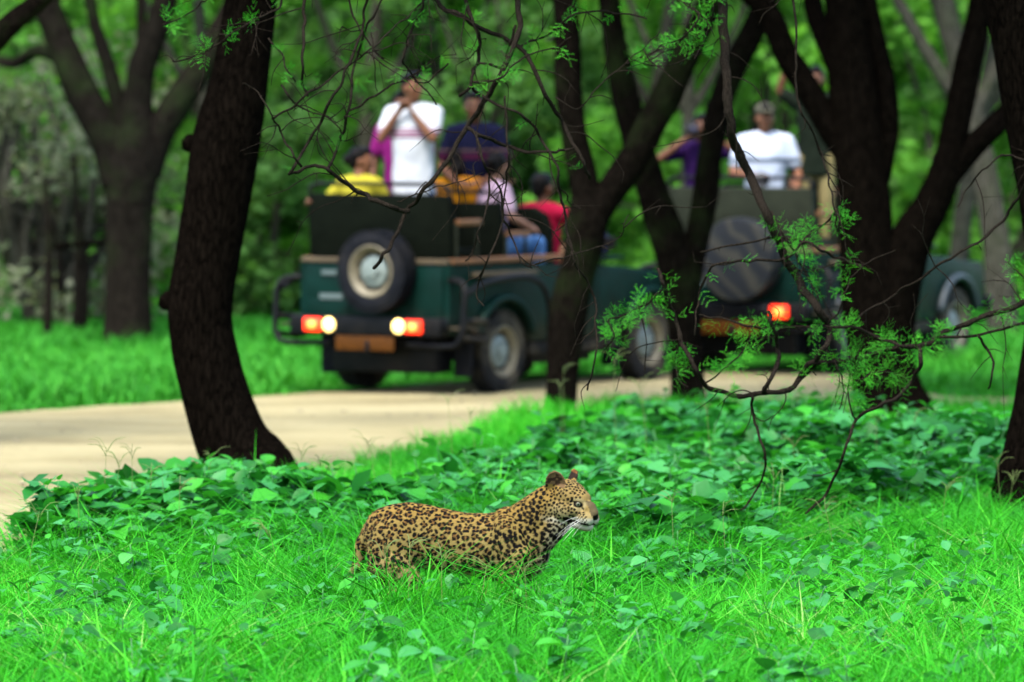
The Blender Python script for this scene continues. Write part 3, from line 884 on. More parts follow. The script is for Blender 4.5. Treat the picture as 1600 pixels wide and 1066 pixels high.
    for s in (-1, 1):
        for y in (-0.47, WB - 0.50):
            bm = bmesh.new(); bm_box(bm, s * 0.69 - 0.11, s * 0.69 + 0.08, y - 0.008, y + 0.008, 0.14, 0.50, 0.004)
            bm_obj('mud_flap', bm, MAT['rubber'], J, angle=30)
    # tiered seats
    def bench(y, zs, zt, hw, name='bench'):
        b = empty(name + '_seat', (0, y, 0), 0, J)
        bm = bmesh.new(); bm_box(bm, -hw, hw, -0.045, 0.045, zs - 0.12, zt, 0.03, (math.radians(3), 0, 0))
        bm_obj('seat_back', bm, vin, b, angle=35)
        bm = bmesh.new(); bm_box(bm, -hw, hw, 0.06, 0.44, zs - 0.11, zs, 0.03)
        bm_obj('cushion', bm, vin, b, angle=35)
        bm = bmesh.new()
        bm_tube(bm, [(-hw + 0.02, -0.03, zt - 0.1), (-hw + 0.02, -0.035, zt + 0.06), (-hw + 0.09, -0.035, zt + 0.085), (0, -0.035, zt + 0.09), (hw - 0.09, -0.035, zt + 0.085), (hw - 0.02, -0.035, zt + 0.06), (hw - 0.02, -0.03, zt - 0.1)], 0.018)
        bm_obj('grab_rail', bm, B, b, smooth=True)
        for s in (-1, 1):
            bm = bmesh.new(); bm_box(bm, s * hw - 0.03, s * hw + 0.03, 0.06, 0.42, zs + 0.20, zs + 0.25, 0.015)
            bm_obj('armrest', bm, MAT['wood_trim'], b, angle=35)
            bm = bmesh.new()
            bm_cap(bm, (s * hw, 0.36, 0.57), 0.016, (s * hw, 0.36, zs + 0.2), 0.016); bm_cap(bm, (s * hw, 0.05, 0.57), 0.016, (s * hw, 0.05, zs + 0.2), 0.016)
            bm_box(bm, s * hw - 0.015, s * hw + 0.015, 0.05, 0.40, 0.90, zs - 0.12)
            bm_obj('seat_frame', bm, MAT['vinyl_grey'], b, angle=35)
        return b
    bench(-0.72, 1.24, 1.70, 0.735, 'rear')
    bench(0.20, 1.12, 1.62, 0.64, 'middle')
    for s in (-1, 1):
        f = empty('front_seat', (s * 0.36, 1.02, 0), 0, J)
        bm = bmesh.new()
        out = [(-0.25, 0.80), (0.25, 0.80), (0.26, 1.35), (0.20, 1.50), (0.08, 1.565), (-0.08, 1.565), (-0.20, 1.50), (-0.26, 1.35)]
        bm_prism(bm, out, -0.06, 0.06, 'y', 0.03)
        bm_obj('seat_back', bm, vin, f, angle=35)
        bm = bmesh.new(); bm_box(bm, -0.25, 0.25, 0.07, 0.50, 0.80, 0.92, 0.03); bm_box(bm, -0.2, 0.2, 0.1, 0.45, 0.56, 0.80)
        bm_obj('cushion', bm, vin, f, angle=35)
    bm = bmesh.new()
    bm_lathe(bm, [(0.19 + 0.014 * math.cos(a), 0.014 * math.sin(a)) for a in np.linspace(0, 2 * math.pi, 8, endpoint=False)], 30, 'y', closed=True)
    bm_cap(bm, (-0.18, 0, 0), 0.01, (0.18, 0, 0), 0.01); bm_cap(bm, (0, 0, 0), 0.02, (0, 0.28, -0.02), 0.02)
    sw = bm_obj('steering_wheel', bm, B, J, smooth=True)
    sw.location = (0.36, 1.46, 1.17); sw.rotation_euler = (R(-25), 0, 0)
    # windscreen folded down on the bonnet
    bm = bmesh.new()
    for x in (-0.68, 0.68): bm_box(bm, x - 0.02, x + 0.02, 1.62, 2.10, 1.082, 1.115, 0.006)
    bm_box(bm, -0.659, 0.659, 2.06, 2.10, 1.082, 1.115, 0.006); bm_box(bm, -0.659, 0.659, 1.62, 1.66, 1.082, 1.115, 0.006)
    ws = bm_obj('windscreen_frame', bm, P, J, angle=30)
    bm = bmesh.new(); bm_box(bm, -0.658, 0.658, 1.662, 2.058, 1.094, 1.102)
    bm_obj('pane', bm, MAT['dark_glass'], ws)
    bm = bmesh.new()
    bm_cap(bm, (0.80, 1.55, 1.04), 0.010, (0.90, 1.53, 1.22), 0.010); bm_box(bm, 0.83, 0.97, 1.51, 1.53, 1.20, 1.30, 0.01)
    bm_obj('side_mirror', bm, B, J, angle=30)
    return J

Y1, Y2 = R(33), R(28)
J1P, J2P = Vector((-0.727, 49.98, 0.02)), Vector((2.43, 53.2, 0.02))
J1 = jeep('dark green open safari jeep with bare spare wheel and lit tail lamps', J1P, Y1)
J2 = jeep('open safari jeep with a cloth-covered spare wheel, half hidden by trunks', J2P, Y2, True)
def jw(jp, yaw, x, y, z):
    return Vector((jp.x + x * math.cos(yaw) + y * math.sin(yaw), jp.y - x * math.sin(yaw) + y * math.cos(yaw), jp.z + z))
# a cloth bundle and a tan satchel on the dash of the first jeep
def bundle(name, label, loc, r, m, seed):
    bm = bmesh.new(); bm_ell(bm, (0, 0, r[2]), r, sub=4)
    V = np.array([v.co[:] for v in bm.verts]); nz = vnoise(V, 14, seed) * 0.25 + vnoise(V, 6, seed + 1) * 0.3
    for v, k in zip(bm.verts, nz):
        v.co = Vector((v.co.x * (1 + k), v.co.y * (1 + k), max(0.0, v.co.z * (1 + 0.5 * k))))
    me = fused(name, bm, 0.012, 2)
    root = tag(empty(name, loc), label, 'bag')
    link('cloth', me, MAT[m], root)
    bm = bmesh.new(); bm_tube(bm, [(-r[0] * 0.6, 0, r[2] * 1.5), (-r[0] * 0.3, 0, r[2] * 2.3), (r[0] * 0.3, 0, r[2] * 2.3), (r[0] * 0.6, 0, r[2] * 1.5)], 0.012)
    bm_obj('strap', bm, MAT['jeep_black'], root, smooth=True)
simple('cloth_blue', (0.005, 0.012, 0.05), 0.85, 0.3, 10)
bundle('cloth_bag', 'dark blue cloth bag lying on the jeep bonnet', jw(J1P, Y1, 0.55, 1.86, 1.118), (0.17, 0.13, 0.12), 'cloth_blue', 3)
bundle('tan_satchel', 'tan satchel standing on the jeep front seat', jw(J1P, Y1, 0.55, 1.32, 0.921), (0.10, 0.08, 0.15), 'wood_trim', 5)
# ------------------------------------------------------------------ people in the jeeps
simple('skin_a', (0.126, 0.0546, 0.0294), 0.5, 0.1, 12, spec=0.15)
simple('skin_b', (0.084, 0.0357, 0.0189), 0.5, 0.1, 12, spec=0.15)
simple('skin_c', (0.1764, 0.0924, 0.063), 0.5, 0.1, 12, spec=0.15)
simple('hair_black', (0.0025, 0.002, 0.002), 0.45, 0.3, 40, bump=0.5, spec=0.06)
simple('eye_dark', (0.01, 0.008, 0.007), 0.2, 0.1, 10)
simple('lip', (0.0924, 0.0294, 0.021), 0.5, 0.1, 10)
simple('camera_black', (0.008, 0.008, 0.009), 0.4, 0.2, 20)
simple('lens_glass', (0.02, 0.02, 0.04), 0.1, 0.1, 10)
def cloth(name, col, bands=(), rough=0.85):
    """plain fabric with coloured bands at heights (z0, z1, colour) in the wearer's own coordinates"""
    t = NT(name); t.set(Roughness=rough)
    t.p.inputs['Specular IOR Level'].default_value = 0.04
    v = t.coord('Object')
    f = t.noise(v, 5, 5)
    c = t.ramp(f, [(0.3, tuple(k * 0.85 for k in col)), (0.7, tuple(min(1, k * 1.1) for k in col))])
    sx = t.n('SeparateXYZ'); t.l(t.n('TexCoord').outputs['Object'], sx.inputs[0])
    zz = t.math('ADD', sx.outputs[2], t.math('MULTIPLY', t.math('SUBTRACT', t.noise(v, 6, 2), 0.5), 0.02))
    for (z0, z1, bc) in bands:
        m = t.math('MULTIPLY', t.math('GREATER_THAN', zz, z0), t.math('LESS_THAN', zz, z1))
        c = t.mix(m, c, bc)
    t.base(c)
    t.bump(t.noise(v, 9, 4), 0.5, 0.02)
    MAT[name] = t.m
    return t.m

def hand(bm, wrist, d, up, curl=0.5, side=1):
    """palm, four unequal bent fingers and a thumb off the palm's side; d: hand direction, up: back of hand"""
    d = Vector(d).normalized(); up = Vector(up); up = (up - d * up.dot(d)).normalized(); lat = d.cross(up) * side
    wrist = Vector(wrist)
    for k in (-0.024, -0.008, 0.008, 0.024):
        bm_cap(bm, wrist + lat * k * 0.6, 0.017, wrist + d * 0.078 + lat * k, 0.0145)
    for k, L in ((-0.031, 0.058), (-0.0105, 0.072), (0.0105, 0.078), (0.032, 0.07)):
        a = wrist + d * 0.082 + lat * k
        d1 = (d - up * curl * 0.6).normalized(); d2 = (d - up * curl * 1.9).normalized()
        b = a + d1 * L * 0.52; c_ = b + d2 * L * 0.5
        bm_chain(bm, [(a, 0.0098), (b, 0.0092), (c_, 0.0078)])
    t0 = wrist + d * 0.02 + lat * 0.026
    t1 = t0 + (d * 0.6 + lat * 0.75 - up * 0.25).normalized() * 0.045
    bm_chain(bm, [(t0, 0.015), (t1, 0.0115), (t1 + (d * 0.9 + lat * 0.15 - up * 0.3).normalized() * 0.035, 0.009)])

def person(label, loc, face, shirt, pants, skin='skin_a', sit=None, armR=None, armL=None, hair='short', scale=1.0, sleeve='short', head=(0, 0), lean=0.0, cap=None, build=1.0, stoop=0.0):
    """local frame: +y ahead, +x to the figure's right, feet (or bench foot) at z=0. arms: (elbow, wrist, hand direction, curl)"""
    root = tag(empty('person', loc, face), label, 'person', 'people riding in the jeeps')
    root.scale = (scale,) * 3
    dz = 0.0 if sit is None else (sit + 0.10 - 0.93)
    hip = Vector((0, 0, 0.93 + dz))
    def U(x, y, z):                                    # upper-body point, leaning about the hip
        p = Vector((x, y, z - 0.93))
        return hip + Matrix.Rotation(-lean, 3, 'X') @ p
    sh = {s: U(s * 0.185 * build, -0.005, 1.41) for s in (-1, 1)}
    nb, hc = U(0, -0.005, 1.46), U(0, 0.02 + stoop, 1.625 - stoop * 0.3)
    Hm = Matrix.Rotation(head[0], 3, 'Z') @ Matrix.Rotation(head[1], 3, 'X')
    def Hd(x, y, z): return hc + Hm @ Vector((x, y, z))
    hr = Hm.to_euler()
    if armR is None: armR = ((0.26, 0.02, 1.12 + dz), (0.24, 0.16, 0.92 + dz), (0, 0.4, -1), 0.4)
    if armL is None: armL = ((-0.26, 0.02, 1.12 + dz), (-0.24, 0.16, 0.92 + dz), (0, 0.4, -1), 0.4)
    arms = {1: armR, -1: armL}
    knee = {}; ank = {}
    for s in (-1, 1):
        if sit is None:
            knee[s] = Vector((s * 0.105, 0.02, 0.50)); ank[s] = Vector((s * 0.11, -0.02, 0.09))
        else:
            knee[s] = hip + Vector((s * 0.13, 0.44, 0.02)); ank[s] = Vector((s * 0.13, 0.44, max(0.08, hip.z - 0.42)))
    bm = bmesh.new()
    # head
    bm_ell(bm, Hd(0, -0.005, 0.02), (0.076, 0.096, 0.108), hr)
    bm_ell(bm, Hd(0, 0.028, -0.05), (0.056, 0.062, 0.066), hr)
    bm_ell(bm, Hd(0, 0.062, -0.088), (0.026, 0.024, 0.022), hr)
    bm_cap(bm, Hd(0, 0.086, 0.018), 0.011, Hd(0, 0.108, -0.022), 0.016)
    bm_ell(bm, Hd(0, 0.082, 0.035), (0.055, 0.016, 0.016), hr)
    bm_ell(bm, Hd(0, 0.082, -0.052), (0.026, 0.016, 0.014), hr)
    for s in (-1, 1):
        bm_ell(bm, Hd(s * 0.078, -0.01, 0.0), (0.012, 0.026, 0.034), hr)
        bm_ell(bm, Hd(s * 0.04, 0.06, -0.015), (0.026, 0.03, 0.028), hr)
    bm_cap(bm, nb, 0.06, Hd(0, -0.015, -0.06), 0.053)
    # trunk under the clothes, legs, feet
    bm_chain(bm, [(hip, 0.115), (U(0, 0.01, 1.12), 0.105), (U(0, 0, 1.30), 0.12)])
    bm_chain(bm, [(sh[-1], 0.055), (U(0, -0.01, 1.42), 0.07), (sh[1], 0.055)])
    for s in (-1, 1):
        h0 = hip + Vector((s * 0.095, 0, -0.03))
        bm_chain(bm, [(h0, 0.085), (knee[s], 0.056), (ank[s] * 0.45 + knee[s] * 0.55 + Vector((0, -0.02, 0)), 0.052), (ank[s], 0.036)])
        bm_cap(bm, ank[s] + Vector((0, -0.03, -0.045)), 0.036, ank[s] + Vector((0, 0.15, -0.06)), 0.028)
        el, wr, hd, curl = arms[s]
        el, wr = Vector(el), Vector(wr)
        bm_chain(bm, [(sh[s], 0.052), (sh[s] * 0.5 + el * 0.5, 0.045), (el, 0.038), (el * 0.65 + wr * 0.35, 0.039), (wr, 0.026)])
        fa = (wr - el).normalized()
        up = fa.cross(Vector((s, 0.2, 0.1))).cross(fa)
        hand(bm, wr, hd, Vector((s * 0.6, -0.3, 0.7)), curl, -s)
    me = fused('body', bm, 0.0140, 2)
    link('body', me, MAT[skin], root)
    # face details
    for s in (-1, 1):
        bm = bmesh.new(); bm_ell(bm, Hd(s * 0.031, 0.087, 0.012), (0.013, 0.009, 0.008), hr, 2)
        bm_obj('eye', bm, MAT['eye_dark'], root, smooth=True)
        bm = bmesh.new(); bm_ell(bm, Hd(s * 0.033, 0.093, 0.038), (0.02, 0.007, 0.005), hr, 2)
        bm_obj('eyebrow', bm, MAT['hair_black'], root, smooth=True)
    bm = bmesh.new(); bm_ell(bm, Hd(0, 0.097, -0.052), (0.022, 0.006, 0.007), hr, 2)
    bm_obj('lips', bm, MAT['lip'], root, smooth=True)
    # hair
    bm = bmesh.new()
    bm_ell(bm, Hd(0, -0.03, 0.045), (0.088, 0.096, 0.098), hr, 4)
    bm_ell(bm, Hd(0, 0.025, 0.095), (0.066, 0.07, 0.045), hr, 3)
    bm_ell(bm, Hd(0, -0.07, -0.01), (0.07, 0.05, 0.075), hr, 3)
    if hair == 'long':
        bm_ell(bm, Hd(0, -0.075, -0.09), (0.085, 0.05, 0.12), hr, 3)
        for s in (-1, 1): bm_ell(bm, Hd(s * 0.075, -0.025, -0.03), (0.028, 0.055, 0.09), hr, 3)
    if hair == 'bun': bm_ell(bm, Hd(0, -0.13, 0.02), (0.05, 0.045, 0.05), hr, 3)
    V = np.array([v.co[:] for v in bm.verts]); nz = vnoise(V, 40, 3) * 0.004
    for v, k in zip(bm.verts, nz): v.co += v.normal * float(k)
    link('hair', fused('hair', bm, 0.012, 1), MAT['hair_black'], root)
    if cap:
        bm = bmesh.new()
        bm_ell(bm, Hd(0, -0.015, 0.075), (0.097, 0.108, 0.075), hr, 4)
        bm_ell(bm, Hd(0, 0.10, 0.062), (0.07, 0.075, 0.012), hr, 3)
        link('cap', fused('cap', bm, 0.008, 1), MAT[cap], root)
    # shirt
    bm = bmesh.new()
    b = build
    rings = []
    for (z, rx, ry, y) in ((0.72, 0.174, 0.136, 0), (0.74, 0.176, 0.137, 0), (0.90, 0.174, 0.133, 0), (1.0, 0.168, 0.126, 0.0), (1.12, 0.170, 0.126, 0.008), (1.24, 0.182, 0.130, 0.008), (1.34, 0.182, 0.122, 0.0), (1.42, 0.155, 0.10, -0.005), (1.46, 0.10, 0.075, -0.008)):
        if sit is not None: z = max(z, 0.88)
        fold = [1 + 0.035 * math.sin(5 * q * 2 * math.pi / 32 + z * 21) + 0.02 * math.sin(9 * q * 2 * math.pi / 32 - z * 33) for q in range(32)]
        rings.append([bm.verts.new(U(rx * b * fold[q] * math.cos(2 * math.pi * q / 32), y + ry * b * fold[q] * math.sin(2 * math.pi * q / 32), z + 0.0005 * len(rings))) for q in range(32)])
    for ra, rb in zip(rings[:-1], rings[1:]):
        for q in range(32): bm.faces.new((ra[q], ra[(q + 1) % 32], rb[(q + 1) % 32], rb[q]))
    bm.faces.new(rings[0]); bm.faces.new(rings[-1])
    bm_chain(bm, [(sh[-1], 0.075), (U(-0.08, -0.005, 1.43), 0.082), (U(0.08, -0.005, 1.43), 0.082), (sh[1], 0.075)])
    for s in (-1, 1):
        el, wr = Vector(arms[s][0]), Vector(arms[s][1])
        if sleeve == 'short':
            bm_cap(bm, sh[s], 0.076, sh[s] * 0.32 + el * 0.68, 0.068)
        elif sleeve == 'long':
            bm_chain(bm, [(sh[s], 0.072), (el, 0.054), (wr * 0.85 + el * 0.15, 0.042)])
        else:
            bm_cap(bm, sh[s], 0.072, sh[s] * 0.7 + el * 0.3, 0.066)
    link('shirt', fused('shirt', bm, 0.018, 2), MAT[shirt], root)
    # trousers
    bm = bmesh.new()
    bm_ell(bm, hip + Vector((0, 0, -0.01)), (0.162, 0.13, 0.13))
    for s in (-1, 1):
        h0 = hip + Vector((s * 0.09, 0, -0.04))
        bm_chain(bm, [(h0, 0.102), (knee[s], 0.074), (ank[s] + Vector((0, 0, 0.05)), 0.062)])
    link('trousers', fused('trousers', bm, 0.018, 2), MAT[pants], root)
    bm = bmesh.new()
    for s in (-1, 1):
        bm_cap(bm, ank[s] + Vector((0, -0.035, -0.04)), 0.046, ank[s] + Vector((0, 0.17, -0.05)), 0.038)
    link('shoes', fused('shoes', bm, 0.012, 2), MAT['jeep_black'], root)
    return root

def stills_camera(label, loc, rz, tilt=0.0, tele=0.12):
    root = tag(empty('stills_camera', loc, rz), label, 'camera')
    root.rotation_euler = (tilt, 0, rz)
    bm = bmesh.new(); bm_box(bm, -0.07, 0.07, -0.035, 0.035, -0.05, 0.045, 0.012); bm_box(bm, -0.03, 0.03, -0.03, 0.035, 0.04, 0.075, 0.01); bm_box(bm, 0.045, 0.075, -0.02, 0.055, -0.05, 0.04, 0.012)
    bm_obj('body', bm, MAT['camera_black'], root, angle=35)
    bm = bmesh.new(); bm_lathe(bm, [(0.036, 0.03), (0.038, 0.06), (0.034, 0.065), (0.036, tele), (0.042, tele + 0.01), (0.042, tele + 0.04)], 24, 'y')
    ln = bm_obj('lens', bm, MAT['camera_black'], root, angle=35)
    bm = bmesh.new(); bm_ell(bm, (0, tele + 0.04, 0), (0.036, 0.006, 0.036)); bm_obj('glass', bm, MAT['lens_glass'], ln, smooth=True)
    return root

cloth('tee_striped', (0.385, 0.407, 0.44), ((1.205, 1.225, (0.14, 0.022, 0.075)), (1.235, 1.262, (0.17, 0.05, 0.11)), (1.275, 1.29, (0.14, 0.022, 0.075))))
cloth('magenta', (0.1386, 0.0084, 0.0924)); cloth('navy', (0.0035, 0.0042, 0.01575), ((1.20, 1.25, (0.035, 0.006, 0.02)), (1.27, 1.285, (0.06, 0.035, 0.03))))
cloth('yellow', (0.2604, 0.2352, 0.021)); cloth('orange', (0.315, 0.126, 0.00504)); cloth('pink', (0.2604, 0.189, 0.252)); cloth('red', (0.2184, 0.00504, 0.0252))
cloth('purple', (0.014, 0.0042, 0.035)); cloth('tee_white', (0.319, 0.363, 0.451), ((1.225, 1.262, (0.035, 0.05, 0.075)),)); cloth('bottle_green', (0.0063, 0.0098, 0.0063))
cloth('jeans', (0.0147, 0.0378, 0.1176)); cloth('dark_trousers', (0.007, 0.0077, 0.0105)); cloth('khaki', (0.168, 0.1386, 0.063)); cloth('cap_drab', (0.0462, 0.0462, 0.0336)); cloth('light_jeans', (0.042, 0.1008, 0.231))

F1, F2 = -Y1, -Y2
P1 = lambda x, y, z: jw(J1P, Y1, x, y, z)
P2 = lambda x, y, z: jw(J2P, Y2, x, y, z)
# first jeep
person('man in striped white T-shirt standing at the jeep back with hands at his chin', P1(-0.02, -0.20, 0.95), R(158), 'tee_striped', 'jeans', 'skin_a',
       armR=((0.235, 0.14, 1.20), (0.06, 0.17, 1.43), (-0.5, 0.1, 0.85), 0.9), armL=((-0.235, 0.14, 1.20), (-0.07, 0.16, 1.40), (0.35, 0.1, 0.9), 0.9), head=(R(60), 0.0), scale=1.02, build=1.08, sleeve='short')
person('person in magenta top half hidden behind the striped-shirt man', P1(-0.55, 0.42, 0.86), R(165), 'magenta', 'dark_trousers', 'skin_b', hair='long', scale=0.98, head=(R(20), 0),
       armR=((0.27, 0.0, 1.14), (0.25, 0.12, 0.92), (0, 0.3, -1), 0.4), armL=((-0.27, 0.0, 1.14), (-0.22, 0.18, 1.0), (0.3, 0.6, -0.4), 0.4))
person('bearded man in navy shirt with pale chest stripe standing in the first jeep', P1(0.05, 0.66, 0.70), R(170), 'navy', 'dark_trousers', 'skin_b', scale=1.07, head=(R(10), 0),
       armR=((0.27, 0.05, 1.14), (0.12, 0.22, 1.02), (-0.6, 0.6, 0), 0.6), armL=((-0.27, 0.05, 1.14), (-0.12, 0.22, 1.02), (0.6, 0.6, 0), 0.6))
person('woman in yellow top seated on the rear bench with one arm on the rail', P1(-0.40, -0.46, 0.56), F1, 'yellow', 'jeans', 'skin_a', sit=0.71, hair='bun', head=(R(-60), 0), scale=0.94,
       armL=((-0.33, -0.06, 1.13), (-0.40, -0.22, 1.17), (0.3, -0.6, 0.0), 0.6), armR=((0.25, 0.12, 1.05), (0.22, 0.34, 0.98), (0.0, 0.9, 0), 0.4))
person('seated passenger in orange top bending forward on the middle bench', P1(-0.02, 0.50, 0.60), F1 + R(10), 'orange', 'dark_trousers', 'skin_b', sit=0.57, hair='long', head=(R(-35), R(-8)), lean=0.10)
person('seated passenger in pale pink top and blue jeans by the jeep side', P1(0.27, 0.52, 0.56), F1 + R(-25), 'pink', 'light_jeans', 'skin_c', sit=0.57, hair='bun', head=(R(30), R(-15)), lean=0.12,
       armR=((0.30, 0.06, 0.93), (0.26, 0.28, 0.84), (-0.2, 0.8, -0.3), 0.5), armL=((-0.26, 0.14, 1.02), (-0.08, 0.22, 1.14), (0.3, 0.4, 0.8), 0.6))
person('driver in red shirt at the wheel of the first jeep', P1(0.40, 1.20, 0.56), F1, 'red', 'dark_trousers', 'skin_b', sit=0.37, head=(R(-10), 0),
       armR=((0.27, 0.16, 0.86), (0.14, 0.30, 0.74), (-0.3, 0.8, 0.2), 0.9), armL=((-0.27, 0.16, 0.86), (-0.16, 0.30, 0.74), (0.3, 0.8, 0.2), 0.9))
# second jeep
person('photographer in dark purple shirt aiming a camera from the second jeep', P2(-0.72, -0.06, 0.66), R(180), 'purple', 'dark_trousers', 'skin_b', hair='long', scale=0.97,
       armR=((0.42, 0.16, 1.33), (0.10, 0.19, 1.56), (-0.6, 0.15, 0.6), 0.9), armL=((-0.42, 0.16, 1.33), (-0.10, 0.19, 1.54), (0.6, 0.15, 0.6), 0.9))
person('man in lettered white T-shirt and drab cap standing in the second jeep', P2(0.0, -0.22, 0.70), R(178), 'tee_white', 'light_jeans', 'skin_a', cap='cap_drab', head=(R(8), 0), build=1.1,
       armR=((0.30, 0.08, 1.13), (0.08, 0.22, 1.10), (-0.8, 0.3, 0.1), 0.9), armL=((-0.31, 0.02, 1.13), (-0.30, 0.20, 1.02), (0.1, 0.8, -0.3), 0.6))
person('dark-haired person peering out behind the capped man', P2(0.16, 0.60, 0.66), R(150), 'bottle_green', 'dark_trousers', 'skin_b', scale=0.98, hair='short', head=(R(60), 0))
person('person in khaki trousers standing high in the second jeep with one arm raised', P2(0.40, 0.02, 1.10), R(175), 'bottle_green', 'khaki', 'skin_b', scale=0.97,
       armR=((0.34, 0.04, 1.52), (0.27, 0.10, 1.78), (0.0, 0.2, 1), 0.3))
stills_camera('black camera held to the eye by the purple-shirted photographer', P2(-0.72, -0.26, 0.66 + 1.565), R(180), 0.0)
stills_camera('black camera hanging in front of the capped man', P2(0.08, -0.46, 0.70 + 1.07), R(180), R(-50), 0.10)
# ------------------------------------------------------------------ leopard
def leopard():
    LX, LD = (720 - 800) / 330.0, FPX / 330.0
    root = tag(empty('leopard', (LX, LD, 0.0), R(-7)), 'spotted leopard standing alert in deep grass with its head raised', 'leopard')
    bm = bmesh.new()
    # torso, lofted sections: x, centre z, half height, half width
    secs = [(-.462, .535, .045, .04), (-.44, .535, .095, .07), (-.40, .535, .128, .098), (-.34, .537, .146, .115), (-.25, .54, .157, .120), (-.16, .532, .153, .110), (-.06, .514, .149, .104),
            (.03, .497, .150, .116), (.12, .488, .158, .122), (.20, .490, .166, .124), (.28, .495, .166, .114), (.34, .492, .148, .095), (.385, .485, .11, .07), (.415, .48, .06, .04)]
    rings = []
    for x, zc, hh, hw in secs:
        ring = []
        for k in range(36):
            a = 2 * math.pi * k / 36
            cy, cz = math.cos(a), math.sin(a)
            yy = hw * math.copysign(abs(cy) ** 0.85, cy) * (1.0 - 0.16 * max(0, cz) ** 2)
            ring.append(bm.verts.new((x, yy, zc + hh * cz)))
        rings.append(ring)
    for a, b in zip(rings[:-1], rings[1:]):
        for k in range(36): bm.faces.new((a[k], a[(k + 1) % 36], b[(k + 1) % 36], b[k]))
    bm.faces.new(rings[0]); bm.faces.new(rings[-1])
    # neck
    def flatcap(p0, r0, p1, r1, sq):
        n0 = len(bm.verts); bm.verts.ensure_lookup_table()
        bm_cap(bm, p0, r0, p1, r1, 24)
        bm.verts.ensure_lookup_table()
        for i in range(n0, len(bm.verts)): bm.verts[i].co.y *= sq
    flatcap((.25, 0, .545), .118, (.425, 0, .695), .092, 0.82)
    flatcap((.31, 0, .50), .112, (.455, 0, .635), .088, 0.76)
    bm_ell(bm, (.37, 0, .455), (.055, .062, .10), (0, R(12), 0))
    # shoulders, haunches
    for s in (-1, 1):
        bm_ell(bm, (.245, s * .088, .50), (.085, .056, .155), (0, R(-14), 0))
        bm_ell(bm, (.215, s * .052, .625), (.05, .03, .052), (0, R(-20), 0))
        bm_ell(bm, (-.315, s * .083, .475), (.122, .064, .172), (0, R(10), 0))
    # legs: near side (-1) and far side staggered as in a slow walk
    for s, fx, hx in ((-1, .02, .0), (1, .10, -.10)):
        bm_chain(bm, [((.285, s * .088, .45), .072), ((.245 + fx * .3, s * .092, .335), .056), ((.275 + fx, s * .09, .20), .042), ((.285 + fx * 1.3, s * .088, .085), .031), ((.295 + fx * 1.4, s * .088, .045), .036)])
        bm_ell(bm, (.33 + fx * 1.4, s * .088, .03), (.062, .042, .03))
        for k in (-.026, -.009, .009, .026): bm_ell(bm, (.38 + fx * 1.4 - abs(k) * .5, s * .088 + k, .022), (.02, .011, .018))
        bm_chain(bm, [((-.30, s * .088, .40), .088), ((-.235 + hx * .4, s * .098, .315), .066), ((-.33 + hx * .8, s * .095, .215), .043), ((-.405 + hx, s * .092, .16), .030), ((-.375 + hx, s * .092, .055), .028), ((-.36 + hx, s * .09, .035), .034)])
        bm_ell(bm, (-.325 + hx, s * .09, .028), (.06, .04, .028))
        for k in (-.024, -.008, .008, .024): bm_ell(bm, (-.275 + hx - abs(k) * .5, s * .09 + k, .02), (.02, .011, .017))
    # tail hanging behind, tip curling up
    bm_chain(bm, [((-.43, 0, .575), .036), ((-.475, .0, .50), .030), ((-.50, .01, .38), .027), ((-.53, .03, .25), .026), ((-.60, .06, .16), .025), ((-.70, .09, .14), .025), ((-.79, .11, .19), .023)])
    # head
    C = Vector((.518, -.010, .710))
    Hm = Matrix.Rotation(R(-27), 3, 'Z') @ Matrix.Rotation(R(14), 3, 'Y')
    he = Hm.to_euler()
    KS = .985
    def Hp(u, v, w): return C + Hm @ (Vector((u, v, w)) * KS)
    def hell(c, r, sub=3): bm_ell(bm, c, tuple(k * KS for k in r), he, sub)
    hell(Hp(-.012, 0, .022), (.100, .080, .078), 4)
    hell(Hp(.044, 0, .028), (.066, .060, .048), 4)
    for s in (-1, 1):
        hell(Hp(.0, s * .045, -.036), (.072, .048, .058))
        hell(Hp(.052, s * .043, -.022), (.050, .030, .034))
        hell(Hp(.058, s * .038, .032), (.028, .020, .013))             # brow ridge
        hell(Hp(.122, s * .0255, -.050), (.047, .037, .037))           # whisker pad
    bm_cap(bm, Hp(.05, 0, .012), .046, Hp(.118, 0, -.006), .033)
    bm_cap(bm, Hp(.118, 0, -.006), .038, Hp(.142, 0, -.022), .031)
    hell(Hp(.152, 0, -.030), (.019, .023, .018))                       # nose
    bm_cap(bm, Hp(.01, 0, -.066), .052, Hp(.112, 0, -.080), .037)
    hell(Hp(.122, 0, -.088), (.036, .035, .028))                       # chin
    # ears: thick cupped shells
    for s in (-1, 1):
        eb = Vector((-.052, s * .062, .062))
        upv = Vector((-.10, s * .34, 1)).normalized(); fw = Vector((.62, s * .70, .0)).normalized()
        if s < 0: fw = Vector((.45, -.85, .05)).normalized()
        fw = (fw - upv * fw.dot(upv)).normalized(); lt = upv.cross(fw)
        N, M = 10, 12
        outer, inner = [], []
        for i in range(N + 1):
            t = i / N
            hwid = .047 * math.sqrt(max(0, 1 - max(0, (t - .25) / .75) ** 2.4)) + .002
            ro, ri = [], []
            for j in range(M + 1):
                q = -1 + 2 * j / M
                a = q * 1.15
                depth = -.024 * (1 - q * q) * (1 - .35 * t)
                p = eb + upv * (-.018 + .098 * t) + lt * hwid * q + fw * (depth + .010)
                ro.append(Hp(*(p - fw * .006))); ri.append(Hp(*(p + fw * .006)))
            outer.append([bm.verts.new(p) for p in ro]); inner.append([bm.verts.new(p) for p in ri])
        for g_, flip in ((outer, 0), (inner, 1)):
            for i in range(N):
                for j in range(M):
                    f = (g_[i][j], g_[i][j + 1], g_[i + 1][j + 1], g_[i + 1][j])
                    bm.faces.new(f[::-1] if flip else f)
